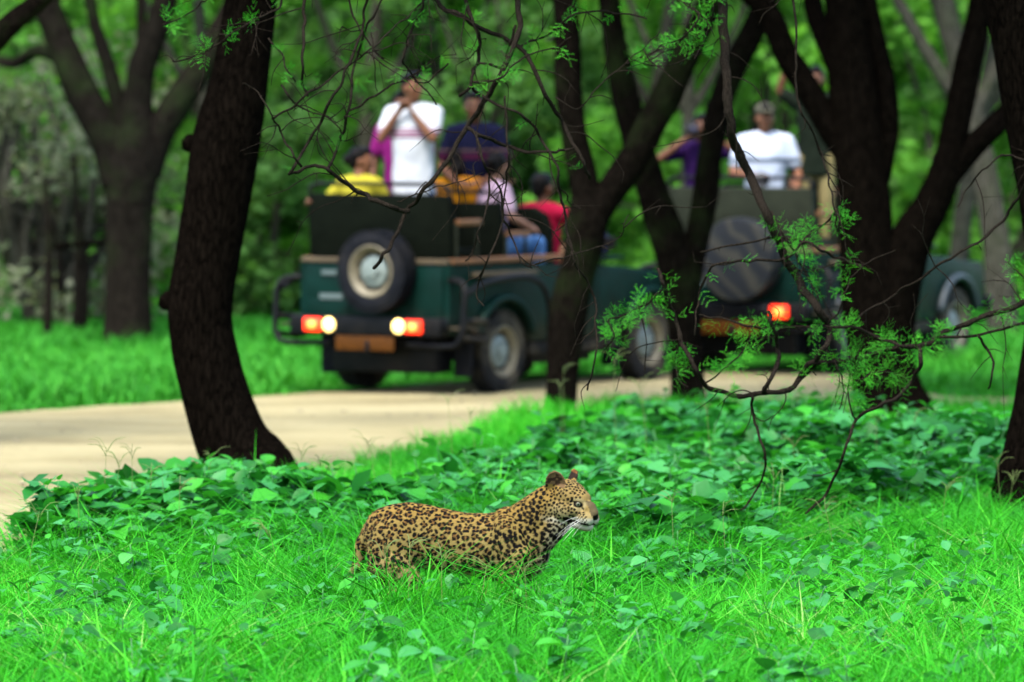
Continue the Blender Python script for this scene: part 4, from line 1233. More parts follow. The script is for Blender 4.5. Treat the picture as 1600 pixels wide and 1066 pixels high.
        for i in range(N):
            for j in (0, M): bm.faces.new((outer[i][j], outer[i + 1][j], inner[i + 1][j], inner[i][j]))
        for j in range(M):
            for i in (0, N): bm.faces.new((outer[i][j], outer[i][j + 1], inner[i][j + 1], inner[i][j]))
    me = fused('coat', bm, 0.0048, 3, 0.5)
    n = len(me.vertices)
    V = np.empty(n * 3, np.float32); me.vertices.foreach_get('co', V); V = V.reshape(-1, 3).astype(float)
    NN = np.empty(n * 3, np.float32); me.vertices.foreach_get('normal', NN); NN = NN.reshape(-1, 3)
    Hi = np.array(Hm.inverted())
    HL = (V - np.array(C)) @ Hi.T / KS                                  # head coordinates u, v, w
    u, v, w = HL.T
    x, y, z = V.T
    ishead = (u > -.085) & (w > -.115) & (x > .38) & (u + .35 * w > -.10)
    # ---- ground colour of the coat
    def L(a, b, k): k = np.clip(k, 0, 1)[:, None]; return a * (1 - k) + b * k
    orange, tan, cream, white = (np.array(c_) for c_ in ((.150, .096, .023), (.152, .114, .037), (.18, .147, .068), (.28, .27, .21)))
    nz = vnoise(V, 7, 1) * .5 + vnoise(V, 20, 2) * .3
    col = L(np.tile(tan, (n, 1)), np.tile(orange, (n, 1)), (z - .50) / .16 + nz * .35)
    col = L(col, np.tile(cream, (n, 1)), (.47 - z) / .16 + nz * .3)
    col = L(col, np.tile(white, (n, 1)), np.clip((.36 - z) / .06, 0, 1) * (np.abs(y) < .07))
    # throat and chest front paler
    fr = np.clip((x - .355 - .30 * (z - .42)) / .05, 0, 1) * np.clip((.66 - z) / .08, 0, 1) * (~ishead)
    col = L(col, np.tile(white, (n, 1)), fr * (.8 + nz * .3))
    col = L(col, np.tile(cream * [0.95, .85, .7], (n, 1)), np.clip((x - .30) / .12, 0, 1) * (z < .7) * (~ishead) * .45)
    hcol = L(np.tile(np.array((.150, .106, .036)), (n, 1)), np.tile(cream, (n, 1)), (-.005 - w) / .05 + nz * .3)
    hcol = L(hcol, np.tile(orange, (n, 1)), np.clip((-u - .0) / .07, 0, 1) * (w > 0) * .8)
    hcol = L(hcol, np.tile(np.array((.060, .047, .023)), (n, 1)), np.clip((u - .070) / .03, 0, 1) * (w > -.03) * (w < .032) * (np.abs(v) < .030))    # bridge
    hcol = L(hcol, np.tile(white, (n, 1)), np.clip((-w - .045 + .15 * (u - .1)) / .015, 0, 1) * np.clip((u - .03) / .05, 0, 1))
    hcol = L(hcol, np.tile(white, (n, 1)), np.clip((-w - .075) / .02, 0, 1) * .85)
    ey = np.array((.082, .046, .010))
    for s in (-1, 1):
        de = np.sqrt(((u - ey[0]) / 1.3) ** 2 + ((w - ey[2]) / 1.0) ** 2 + ((v - s * ey[1]) / 1.3) ** 2)
        hcol = L(hcol, np.tile(cream * 1.1, (n, 1)), np.clip((.036 - de) / .010, 0, 1) * .85)
    hw_ = np.clip((u + .075) / .06, 0, 1) * np.clip((w + .125) / .03, 0, 1) * ishead
    col = L(col, hcol, hw_)
    black = np.array((.0022, .0018, .0016))
    # ---- markings: scattered centres, solid on head, neck and limbs, broken rings on the flanks
    g = np.random.default_rng(12)
    order = g.permutation(n)[:60000]
    cen = []; rad = []; kind = []
    cp = np.zeros((0, 3)); cr = np.zeros(0)
    for i in order:
        p = V[i]
        if ishead[i]:
            if u[i] > .085 and abs(v[i]) < .045: continue
            if min(np.hypot(np.hypot(u[i] - .082, w[i] - .010), v[i] - sg * .046) for sg in (-1, 1)) < .033: continue
            if u[i] > .075 and w[i] < -.03: continue
            if (u[i] < -.02 and w[i] > .075 and abs(v[i]) > .045): continue        # ears
            r, k = .0074 + .0026 * g.random(), 0
            if w[i] > .05: r = .0068 + .003 * g.random()
        elif p[0] > .30 and p[2] > .45 or p[0] > .26 and p[2] > .60:
            r, k = .0105 + .004 * g.random(), 0
            if p[0] > .39 and p[2] < .60: r = .0105 + .004 * g.random()
        elif p[2] < .36:
            r, k = .0125 + .004 * g.random(), 0
        elif p[0] > .17:
            r, k = .0115 + .004 * g.random(), 0 if p[2] < .58 else 1
        elif p[2] > .665 - .06 * max(0, p[0] + .1) and abs(p[1]) < .03:
            r, k = .0165, 0
        else:
            r, k = .0190 + .0035 * g.random(), 1
            if p[2] < .46: r, k = .0150 + .004 * g.random(), 1 if g.random() < .5 else 0
        gap = r * (1.02 if k == 1 else 1.0)
        if len(cp) and np.any(np.sum((cp - p) ** 2, 1) < (cr * 1.0 + gap) ** 2 * .70): continue
        cp = np.vstack([cp, p]); cr = np.append(cr, gap); cen.append(p); rad.append(r); kind.append(k)
    for i in g.permutation(n)[:26000]:                              # small blots between the rings
        p = V[i]
        if ishead[i] or p[2] < .3: continue
        r = .0085 + .003 * g.random()
        if np.any(np.sum((cp - p) ** 2, 1) < (cr + r) ** 2 * .88): continue
        cp = np.vstack([cp, p]); cr = np.append(cr, r); cen.append(p); rad.append(r); kind.append(0)
    kd = kdtree.KDTree(len(cen))
    for i, p in enumerate(cen): kd.insert(Vector(p), i)
    kd.balance()
    wob = np.stack([vnoise(V, 90, 21), vnoise(V, 90, 22), vnoise(V, 90, 23)], 1) * .0020 + np.stack([vnoise(V, 40, 31), vnoise(V, 40, 32), vnoise(V, 40, 33)], 1) * .003
    wob[ishead] *= .5
    Q = V + wob
    dark = np.zeros(n); fill = np.zeros(n)
    ph = g.random(len(cen)) * 6.28; nb = g.integers(2, 5, len(cen)); tw = g.normal(size=len(cen)) * .35
    for i in range(n):
        best = 0.0; fl = 0.0
        for (co, j, dist) in kd.find_n(Vector(Q[i]), 2):
            dv = Q[i] - cen[j]
            r = rad[j]
            if kind[j] == 0:
                # slightly stretched blot lying along the flow of the coat
                if not ishead[i]:
                    a = -0.9 + tw[j] if cen[j][0] > .24 else -1.2 + tw[j]
                    e = dv[0] * math.cos(a) + dv[2] * math.sin(a)
                    dist = math.sqrt(max(0.0, dist * dist - e * e + (e * .68) ** 2))
                k = (r * .90 - dist) / .0022
            else:
                th = math.atan2(dv[2], dv[0])
                gapk = math.cos(nb[j] * th + ph[j])
                wdt = r * (.33 + .13 * gapk)
                k = (wdt - abs(dist - r * .62)) / .002 if wdt > 0.001 else 0
                if gapk < -.90: k = 0
                if dist < r * .6: fl = 1
            best = max(best, min(1, max(0, k)))
        dark[i] = best; fill[i] = fl
    col = L(col, np.tile(np.array((.075, .033, .009)), (n, 1)), fill * .75)
    # ---- face drawing
    hm = ishead
    def line(mask): dark[:] = np.where(hm, np.maximum(dark, np.clip(mask, 0, 1)), dark)
    for s in (-1, 1):
        sv = v * s
        de = np.sqrt(((u - ey[0]) / 1.25) ** 2 + ((w - ey[2] + .12 * (u - ey[0])) / .82) ** 2)
        nr = sv > .018
        line(nr * np.clip((.0200 - de) / .004, 0, 1))                                     # dark eyelids
        tl = np.abs((w - ey[2]) + .55 * (u - ey[0])) ; line(nr * (u > ey[0]) * (u < ey[0] + .034) * np.clip((.0055 - tl) / .002, 0, 1))      # tear stripe
        tb = np.abs((w - ey[2] - .004) + .25 * (u - ey[0])); line(nr * (u < ey[0]) * (u > ey[0] - .034) * np.clip((.0045 - tb) / .002, 0, 1))
        lipz = -.076 + .06 * (u - .09); line(nr * 0 + (np.abs(w - lipz) < .0062) * (u > .030) * (u < .158) * 1.0)          # mouth line
        line((sv > .02) * np.clip((.018 - np.sqrt((u - .050) ** 2 + (w + .078) ** 2)) / .005, 0, 1))                     # dark mouth corner
        for k in range(4):                                                                  # rows of whisker spots
            row = np.abs(w - (-.034 - k * .0085 + .10 * (.14 - u)))
            seg = np.cos((u + k * .004) * 2 * math.pi / .0145) > -.15
            line((sv > .010) * (u > .085) * (u < .152) * seg * np.clip((.0032 - row) / .001, 0, 1))
    nose = ((u - .163) / .022) ** 2 + (v / .024) ** 2 + ((w + .034) / .017) ** 2
    line(np.clip((1.15 - nose) / .25, 0, 1))
    throat = (~hm) & (x > .40) & (z < .62) & (z > .40)
    bars = np.sin((z * 1.0 + .75 * x) * 2 * math.pi / .062 + vnoise(V, 16, 5) * 1.6) > .78
    dark = np.where(throat & bars & (vnoise(V, 24, 8) > -.25) & (NN[:, 0] > .1), 1.0, dark)
    # ears: dark backs with a pale patch, sandy rim, pale hairy inside
    ear = (u < -.005) & (w > .066) & (np.abs(v) > .046)
    inn = ear & ((NN @ np.array(Hm @ Vector((.6, 0, 0.1)))) + (-np.sign(v) * 0 + np.sign(v) * (NN @ np.array(Hm @ Vector((0, .7, 0))))) > .18)
    col[ear] = np.array((.095, .042, .013)) * (1 + .5 * vnoise(V[ear], 55, 9))[:, None]; dark[ear] = 0
    col[inn] = (.10, .062, .03)
    deep = inn & (vnoise(V, 60, 4) > .05); col[deep] = (.03, .018, .011)
    eb = ear & ~inn & (w < .125) & (w > .085); col[eb] = (.015, .009, .006)
    col = L(col, np.tile(black, (n, 1)), dark)
    col *= (1 + .10 * vnoise(V, 160, 6))[:, None]
    ca = me.color_attributes.new('tint', 'FLOAT_COLOR', 'POINT')
    c4 = np.ones((n, 4), np.float32); c4[:, :3] = np.clip(col, 0, 1); ca.data.foreach_set('color', c4.ravel())
    t = NT('leopard_coat'); t.set(Roughness=.75); t.p.inputs['Specular IOR Level'].default_value = .05
    a = t.n('Attribute', attribute_name='tint'); t.base(a.outputs['Color'])
    t.bump(t.noise(t.coord('Object', (60, 60, 160)), 4, 3), .35, .004)
    body = link('coat', me, t.m, root)
    # ---- short fur lying back over the coat
    tri = g.integers(0, n, 60000)
    P = V[tri] + g.normal(size=(len(tri), 3)) * .0016
    Nv = NN[tri].astype(float)
    flow = np.tile(np.array([-1.0, 0, -.45]), (len(tri), 1))
    hd = ishead[tri]
    flow[hd] = np.array(Hm @ Vector((-1, 0, -.15)))
    flow -= Nv * np.sum(flow * Nv, 1)[:, None]
    flow /= np.linalg.norm(flow, axis=1)[:, None] + 1e-6
    ln = np.where(hd, .006, .010) * (.6 + .8 * g.random(len(tri)))
    under = (P[:, 2] < .5) & (P[:, 0] > .36) | ((P[:, 2] < .40))
    ln = np.where(under, ln * 1.9, ln)
    snout = hd & (u[tri] > .14) & (w[tri] > -.06); ln[snout] = .001
    tip = P + (Nv * .45 + flow * .9 + g.normal(size=P.shape) * .15) * ln[:, None]
    sd = np.cross(Nv, flow); wv = .0009
    FV = np.stack([P - sd * wv, P + sd * wv, tip], 1).reshape(-1, 3)
    fc = np.repeat(np.clip(col[tri] * (.9 + .3 * g.random(len(tri)))[:, None], 0, 1), 3, 0)
    fm = np_mesh('fur', FV, [np.arange(len(FV)).reshape(-1, 3)], None, False, fc)
    t = NT('leopard_fur'); t.set(Roughness=.7); t.p.inputs['Specular IOR Level'].default_value = .05
    a = t.n('Attribute', attribute_name='tint'); t.base(a.outputs['Color'])
    tag(link('fur', fm, t.m, root), kind='stuff')
    # ---- eyes, nose pad, whiskers
    t = NT('leopard_eye'); t.set(Roughness=.2); t.p.inputs['Specular IOR Level'].default_value = .12
    sx = t.n('SeparateXYZ'); t.l(t.n('TexCoord').outputs['Object'], sx.inputs[0])
    rr = t.math('SQRT', t.math('ADD', t.math('POWER', sx.outputs[1], 2.0), t.math('POWER', sx.outputs[2], 2.0)))
    t.base(t.ramp(t.math('MULTIPLY', rr, 60.0), [(0.0, (.004, .004, .004)), (.20, (.004, .004, .004)), (.27, (.06, .07, .042)), (.55, (.085, .095, .06)), (.66, (.02, .015, .01))]))
    for s in (-1, 1):
        bm = bmesh.new(); bmesh.ops.create_icosphere(bm, subdivisions=4, radius=.0138)
        eo = bm_obj('eye', bm, t.m, root, smooth=True)
        eo.location = Hp(ey[0] - .002, s * (ey[1] - .0005), ey[2])
        eo.rotation_euler = (Hm @ Matrix.Rotation(s * R(48), 3, 'Z')).to_euler()
    wm = simple('whisker', (.5, .5, .47), .5, .05)
    for s in (-1, 1):
        for k in range(9):
            r_ = k // 3; q_ = k % 3
            p0 = Hp(.118 + .012 * q_, s * (.046 - .008 * q_), -.040 - .010 * r_)
            dr = Hm @ Vector((-.75 + .2 * q_ + g.normal() * .1, s * (.75 + g.normal() * .1), -.42 - .22 * r_ + g.normal() * .08))
            ln_ = .09 + .06 * g.random()
            mid = p0 + dr.normalized() * ln_ * .5; end = p0 + dr.normalized() * ln_ + Vector((0, 0, -.018))
            Pp = smooth_path([(*p0, .00055), (*mid, .0005), (*end, .0003)], .01)
            VV, q, tr = sweep(Pp, 5)
            link('whisker', np_mesh('whisker', VV, [q, tr]), wm, root)
    return root
leopard()
# ------------------------------------------------------------------ plants and grass
def inside(P, poly):
    poly = np.asarray(poly, float); x, y = P[:, 0], P[:, 1]; c = np.zeros(len(P), bool)
    j = len(poly) - 1
    for i in range(len(poly)):
        xi, yi = poly[i]; xj, yj = poly[j]
        c ^= ((yi > y) != (yj > y)) & (x < (xj - xi) * (y - yi) / (yj - yi + 1e-12) + xi)
        j = i
    return c
MOUND_R = [(-.92, 31.2), (-.75, 29.2), (-.3, 28.7), (.55, 28.3), (1.1, 28.6), (1.5, 31.5), (2.5, 33.4), (3.0, 35.0), (4.0, 36.4), (3.3, 37.8), (1.9, 39.6), (1.0, 40.4), (.3, 39.2), (-.2, 36.2), (-.85, 32.6)]
MOUND_L = [(-2.6, 29.8), (-2.55, 31.6), (-2.25, 33.3), (-1.75, 35.1), (-1.15, 34.2), (-.95, 32.0), (-1.05, 30.2), (-1.5, 29.6), (-2.2, 29.4)]
LEO = np.array([(720 - 800) / 330.0, FPX / 330.0])
def in_leo(P, m=0.0):
    c, s = math.cos(R(7)), math.sin(R(7))
    d = P - LEO
    a = d[:, 0] * c - d[:, 1] * s; b = d[:, 0] * s + d[:, 1] * c
    return (a > -.50 - m) & (a < .42 + m) & (np.abs(b) < .15 + m)

# --- broad leaf, folded along its midrib
def leaf_mesh(name, wid, fold, droop, seed):
    g = np.random.default_rng(seed)
    rows = 7; V = []; Q = []
    prof = [0.06, 0.40, 0.53, 0.53, 0.45, 0.29, 0.02]
    for i in range(rows):
        t = i / (rows - 1)
        hw = prof[i] * wid
        zc = -droop * t * t
        for k in (-1, -0.5, 0, 0.5, 1):
            V.append((hw * k, t, zc + fold * abs(k) * hw * (1 if abs(k) < .9 else .8) + g.normal() * .006 * (abs(k) == 1)))
    for i in range(rows - 1):
        for k in range(4):
            a = i * 5 + k; Q.append((a, a + 1, a + 6, a + 5))
    return np.array(V), np.array(Q)
LEAVES = []
for i, (wd, fo, dr) in enumerate(((.78, .35, .25), (.70, .2, .4), (.85, .45, .12), (.62, .3, .3))):
    V, Q = leaf_mesh('leaf', wd, fo, dr, i)
    me = np_mesh('leaf', V, [Q]); me.materials.append(MAT['herb_leaf']); LEAVES.append(me)

def stem_mesh(h, seed):
    g = np.random.default_rng(seed)
    P = smooth_path([(0, 0, -.03, .006), (g.normal() * .02, g.normal() * .02, h * .5, .005), (g.normal() * .04, g.normal() * .04, h, .003)], .05)
    V, q, t = sweep(P, 6)
    me = np_mesh('stem', V, [q, t]); me.materials.append(MAT['stem']); return me, P
STEMS = {}
def herb(loc, h, nl, lsz, label, group, seed, spread=.8):
    g = np.random.default_rng(seed)
    key = (round(h / .05), seed % 3)
    if key not in STEMS: STEMS[key] = stem_mesh(key[0] * .05, key[1])
    sm, P = STEMS[key]
    root = tag(empty('leafy_plant', loc, g.random() * 6.28), label, 'plant', group)
    s = bpy.data.objects.new('stem', sm); COL.objects.link(s); s.parent = root
    a = g.random() * 6.28
    for k in range(nl):
        f = 1 - (k // 2) / max(1, nl // 2) * spread
        p = P[min(len(P) - 1, int(f * (len(P) - 1)))]
        o = bpy.data.objects.new('leaf', LEAVES[g.integers(0, 4)]); COL.objects.link(o); o.parent = root
        az = a + (k % 2) * math.pi + (k // 2) * 1.57 + g.normal() * .3
        L = lsz * (.5 + .75 * g.random()) * (.75 if k < 2 else 1.0)
        off = .02 + .03 * (1 - f) + .01
        o.location = (p[0] + math.cos(az) * off * .5, p[1] + math.sin(az) * off * .5, p[2] + .005)
        o.rotation_euler = (R(8 + g.normal() * 16 + (18 if k < 2 else 0)), g.normal() * .25, az - math.pi / 2)
        o.scale = (L, L, L)
    return root

g = np.random.default_rng(77)
def scatter(poly, n, seed, mind):
    g = np.random.default_rng(seed); poly = np.asarray(poly); out = []
    lo, hi = poly.min(0), poly.max(0); tries = 0
    while len(out) < n and tries < 20000:
        tries += 1
        p = lo + (hi - lo) * g.random(2)
        if inside(p[None], poly)[0] and not in_leo(p[None], .05)[0] and all((p[0] - q[0]) ** 2 + (p[1] - q[1]) ** 2 > mind ** 2 for q in out): out.append(p)
    return np.array(out)
sR = scatter(MOUND_R, 165, 1, .22); sL = scatter(MOUND_L, 50, 2, .2)
def mound_h(P):
    return .40 + .15 * vnoise(P, 1.1, 11) + .09 * vnoise(P, 2.8, 12)
for i, p in enumerate(sR):
    herb((p[0], p[1], 0), float(np.clip(mound_h(p[None])[0] + .06 - (.14 if p[1] < 30 else 0), .2, .6)), 12, .112, 'broad-leaved green plant crowding the bank behind the leopard', 'leafy plants on the bank behind the leopard', 1000 + i)
for i, p in enumerate(sL):
    herb((p[0], p[1], 0), float(np.clip(mound_h(p[None])[0] + .03, .2, .55)), 12, .112, 'broad-leaved green plant at the foot of the curving black tree', 'leafy plants at the foot of the curving tree', 2000 + i)
# loose plants in the foreground grass
FGP = [(150, 905), (250, 930), (400, 925), (300, 990), (70, 880), (470, 860), (520, 840), (740, 985), (690, 1010), (1190, 925), (1090, 950), (1350, 935), (1430, 850), (1500, 880), (1010, 990), (880, 1000), (600, 960), (1240, 1000),
       (1560, 960), (100, 1000), (380, 1020), (960, 930), (1000, 880), (1060, 860), (1150, 860), (1290, 870), (1400, 980), (500, 930), (560, 1030), (1120, 1040), (40, 950), (200, 1030), (820, 1040), (1330, 1030), (1480, 1020), (860, 960), (210, 860), (330, 860)]
FGP += [(float(a), float(b)) for a, b in zip(g.random(26) * 1600, 850 + g.random(26) ** .8 * 215)]
def where_(x, d, what):
    if x < -1.1: w = 'in the grass below the bank of the curving tree'
    elif x < .35 and d < 27.6: w = "in the grass along the leopard's flank"
    elif x < .35: w = "in the grass behind the leopard's back"
    elif x < 1.5: w = "in the grass ahead of the leopard's nose"
    else: w = 'in the grass near the bowed trunk of the thorn tree'
    return what + ' ' + w, what + 's ' + w
for i, (px, py) in enumerate(FGP):
    h = .30 + .09 * g.random()
    d = FPX * (HC - h) / (py - YH)
    x = (px - 800) * d / FPX
    if in_leo(np.array([[x, d]]), .04)[0]: continue
    herb((x, d, 0), h, 12, .10, *where_(x, d, 'low broad-leaved plant'), 3000 + i, .35)
def round_leaves(C, L, g):
    P = C
    az = g.random(len(P)) * 6.28; pit = g.normal(size=len(P)) * .35
    D = np.c_[np.cos(az) * np.cos(pit), np.sin(az) * np.cos(pit), np.sin(pit)]
    S = np.c_[-np.sin(az), np.cos(az), g.normal(size=len(P)) * .3]; S /= np.linalg.norm(S, axis=1)[:, None]
    N = np.cross(D, S)
    L = L[:, None]
    V = np.stack([C - D * L, C - D * L * .3 + S * L * .62 + N * L * .15, C + D * L * .35 + S * L * .48 + N * L * .1, C + D * L - N * L * .25, C + D * L * .35 - S * L * .48 + N * L * .1, C - D * L * .3 - S * L * .62 + N * L * .15, C + D * L * .05], 1)
    n_ = len(P); b = (np.arange(n_) * 7)[:, None]
    T = np.concatenate([b + np.array([[0, 1, 6]]), b + np.array([[1, 2, 6]]), b + np.array([[2, 3, 6]]), b + np.array([[3, 4, 6]]), b + np.array([[4, 5, 6]]), b + np.array([[5, 0, 6]])])
    return V.reshape(-1, 3), T, np.repeat(np.clip(g.random(n_) * .9, 0, 1), 7)
# understorey of the two leafy banks: uncountable
def leafcover(poly, n, seed):
    g = np.random.default_rng(seed); poly = np.asarray(poly); lo, hi = poly.min(0), poly.max(0)
    P = lo + (hi - lo) * g.random((n * 3, 2)); P = P[inside(P, poly) & ~in_leo(P, .06)][:n]
    H = mound_h(P)
    H = np.where(P[:, 1] < 30, H - .14, H)
    z = H * (.25 + .75 * g.random(len(P)) ** .6)
    C = np.c_[P, z]
    return round_leaves(C, .05 + .06 * g.random(len(P)), g)
for poly, n, sd, lb in ((MOUND_R, 15000, 5, 'dense leafy undergrowth filling the bank behind the leopard'), (MOUND_L, 4200, 6, 'dense leafy undergrowth around the foot of the curving black tree')):
    V, T, a = leafcover(poly, n, sd)
    tag(link('undergrowth', np_mesh('undergrowth', V, [T], {'rnd': a}), MAT['herb_cover']), lb, 'undergrowth', kind='stuff')

P = np.c_[(g.random(4200) * 2 - 1) * 3.6, 24.3 + g.random(4200) * 9]
P = P[(vnoise(P, 1.1, 71) > .05) & ~inside(P, MOUND_R) & ~inside(P, MOUND_L) & ~in_leo(P, .05) & (P[:, 1] < road_near(P[:, 0]) - .2)]
C = np.c_[P, .22 + .16 * g.random(len(P))]
L_ = .02 + .035 * g.random(len(P))
V, q, a = round_leaves(C, L_, g)
tag(link('clover', np_mesh('clover', V, [q], {'rnd': a}), MAT['herb_cover']), 'small-leaved weeds mixed through the open grass', 'weeds', kind='stuff')

# --- grass
def blades(P, H, Wd, seed, bend=.5, shade=None, lean=None):
    g = np.random.default_rng(seed); n = len(P)
    az = g.random(n) * 6.28 if lean is None else lean; ln = H * (bend * (.25 + .9 * g.random(n)))
    dx, dy = np.cos(az) * ln, np.sin(az) * ln
    sa = az + math.pi / 2 + g.normal(size=n) * .6
    sx, sy = np.cos(sa) * Wd, np.sin(sa) * Wd
    zz = H * (1 - .25 * g.random(n) * bend)
    def row(t, wf):
        c = np.c_[P[:, 0] + dx * t ** 1.9, P[:, 1] + dy * t ** 1.9, zz * (t - .18 * t ** 3 * bend) - .01]
        o = np.c_[sx, sy, np.zeros(n)] * wf
        return c - o, c + o
    a0, a1 = row(0, .8); c0, c1 = row(.58, .95); tip, _ = row(1.0, 0.0)
    V = np.stack([a0, a1, c0, c1, tip], 1).reshape(-1, 3)
    k = (np.arange(n) * 5)[:, None]
    Q = k + np.array([[0, 1, 3, 2]]); T = k + np.array([[2, 3, 4]])
    r = np.clip(g.random(n) * .55 + .2 + (0 if shade is None else shade), 0, 1)
    return V, Q, T, np.repeat(r, 5)

def frustum_pts(d0, d1, n, seed, margin=.9):
    g = np.random.default_rng(seed)
    d = np.sqrt(g.random(n) * (d1 * d1 - d0 * d0) + d0 * d0)
    x = (g.random(n) * 2 - 1) * (800 / FPX * d + margin)
    return np.c_[x, d]
TU = frustum_pts(21.8, 37.0, 22800, 3, 2.0)
TU = TU[(rng.random(len(TU)) < np.interp(TU[:, 1], [21.8, 24.2, 24.6], [.5, .5, 1.0])) & (rng.random(len(TU)) < np.interp(np.abs(TU[:, 0]) - 800 / FPX * TU[:, 1], [.2, .6], [1, .6]))]
# tufts
nb_ = rng.integers(8, 34, len(TU))
ti = np.repeat(np.arange(len(TU)), nb_)
offs = rng.normal(size=(len(ti), 2)) * (.018 + .03 * rng.random(len(TU)))[ti][:, None]
P = TU[ti] + offs
inm = inside(P, MOUND_R) | inside(P, MOUND_L)
keep = rng.random(len(P)) < np.where(inm, .75, 1.0)
keep &= ~in_leo(P, .015) & (P[:, 1] < road_near(P[:, 0]) - .05)
P, ti, offs, inm = P[keep], ti[keep], offs[keep], inm[keep]
H = (.40 + .09 * vnoise(TU, .8, 42) + .07 * rng.normal(size=len(TU)))[ti]
H = np.clip(H, .2, .62) * (.42 + .78 * rng.random(len(P)))
H = np.where(inm, H * 1.3, H)
H *= np.interp(P[:, 1], [31, 37], [1.0, .75]) * np.where(inm, 1, np.interp(road_near(P[:, 0]) - P[:, 1], [0, 2.5], [.3, 1]))
near_front = (np.abs(P[:, 0] - LEO[0]) < .66) & (P[:, 1] < LEO[1]) & (P[:, 1] > LEO[1] - .8)
H = np.where(near_front, np.maximum(H * 1.4, .30), H)
Wd = (.0015 + .0027 * rng.random(len(P))) * np.where(rng.random(len(TU)) < .14, 2.1, 1.0)[ti]
tone = (rng.normal(size=len(TU)) * .16 + vnoise(TU, .7, 44) * .22)[ti]
V, Q, T, a = blades(P, H, Wd, 4, 1.15, tone, np.arctan2(offs[:, 1], offs[:, 0]) + rng.normal(size=len(P)) * .5)
tag(link('meadow_grass', np_mesh('meadow_grass', V, [Q, T], {'rnd': a}), MAT['grass']), 'lush bright green grass around the leopard', 'grass', kind='stuff')
# shorter grass between the banks and the road
P = frustum_pts(37.0, 47.5, 85000, 8, 2.0)
P = P[(P[:, 1] < road_near(P[:, 0]) + .25 * vnoise(P, 3, 4) + .9 * np.maximum(0, vnoise(P, .9, 14)) * (P[:, 0] > -.3))]
H = (.18 + .08 * vnoise(P, 1.2, 52)) * (.5 + .8 * rng.random(len(P)))
V, Q, T, a = blades(P, H, .003 + .003 * rng.random(len(P)), 9, .7, vnoise(P, .6, 54) * .2)
tag(link('roadside_grass', np_mesh('roadside_grass', V, [Q, T], {'rnd': a}), MAT['grass']), 'short grass along the near edge of the dirt road', 'grass', kind='stuff')
# verge beyond the road, coarse herbs and grass
P = frustum_pts(44, 66, 92000, 12, 2.0)
P = P[(P[:, 1] > road_far(P[:, 0]) + .2 * vnoise(P, 3, 6))]
H = (.20 + .10 * vnoise(P, .7, 62)) * (.5 + .8 * rng.random(len(P)))
H = np.where(P[:, 1] < road_far(P[:, 0]) + .8, H * .6, H)
ok = np.ones(len(P), bool)
for jp, yw in ((J1P, Y1), (J2P, Y2)):
    dx, dy = P[:, 0] - jp.x, P[:, 1] - jp.y
    lx = dx * math.cos(yw) - dy * math.sin(yw); ly = dx * math.sin(yw) + dy * math.cos(yw)
    ok &= ~((np.abs(lx) < 1.0) & (ly > -1.1) & (ly < 3.3))
P, H = P[ok], H[ok]
V, Q, T, a = blades(P, H, .006 + .010 * rng.random(len(P)), 13, .9, vnoise(P, .5, 64) * .25)
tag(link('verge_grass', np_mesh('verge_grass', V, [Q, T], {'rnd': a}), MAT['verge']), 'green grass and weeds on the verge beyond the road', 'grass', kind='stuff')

# --- flowering grass stalks with fingered heads
simple('seedhead', (.09, .13, .03), .7, .2)
def stalk(px, py, d, seed):
    g = np.random.default_rng(seed)
    top = at(px, py, d)
    h = max(.35, top.z); lb, gp = where_(top.x, d, 'thin flowering grass stalk'); rt = tag(empty('grass_stalk', (top.x, d, 0)), lb, 'grass stalk', gp)
    P = smooth_path([(g.normal() * .04, g.normal() * .04, -.02, .0018), (g.normal() * .02, g.normal() * .02, h * .5, .0016), (0, 0, h, .0012)], .05)
    V, q, t = sweep(P, 5); link('culm', np_mesh('culm', V, [q, t]), MAT['seedhead'], rt)
    for k in range(int(g.integers(4, 7))):
        a = g.random() * 6.28; L = .05 + .05 * g.random(); e = .2 + .7 * g.random()
        p1 = np.array([math.cos(a) * L * .6, math.sin(a) * L * .6, h + L * e * .7]); p2 = np.array([math.cos(a) * L * 1.2, math.sin(a) * L * 1.2, h + L * e * .8])
        V, q, t = sweep(smooth_path([(0, 0, h - .01 * k, .0013), (*p1, .0015), (*p2, .0009)], .02), 5)
        link('finger', np_mesh('finger', V, [q, t]), MAT['seedhead'], rt)
for i, (px, py, d) in enumerate([(165, 700, 31), (185, 720, 31.3), (120, 770, 30), (205, 705, 31.6), (235, 735, 31), (470, 705, 33), (500, 720, 32.5), (330, 715, 33), (700, 625, 36), (735, 645, 36), (575, 690, 34), (610, 700, 34), (875, 600, 38), (880, 575, 38), (960, 560, 36), (1000, 600, 36),
        (1105, 640, 34), (1240, 690, 33), (1330, 640, 35), (1370, 655, 35), (1430, 650, 36), (1560, 720, 33), (1585, 745, 33), (1210, 740, 31), (1480, 760, 31), (1050, 780, 29), (1130, 800, 29), (1290, 790, 30), (60, 800, 29), (280, 760, 30.5), (420, 830, 29), (640, 850, 26.7), (690, 870, 26.6), (760, 885, 26.6), (600, 860, 26.8), (820, 890, 26.7)]):
    stalk(px, py, d, 5000 + i)
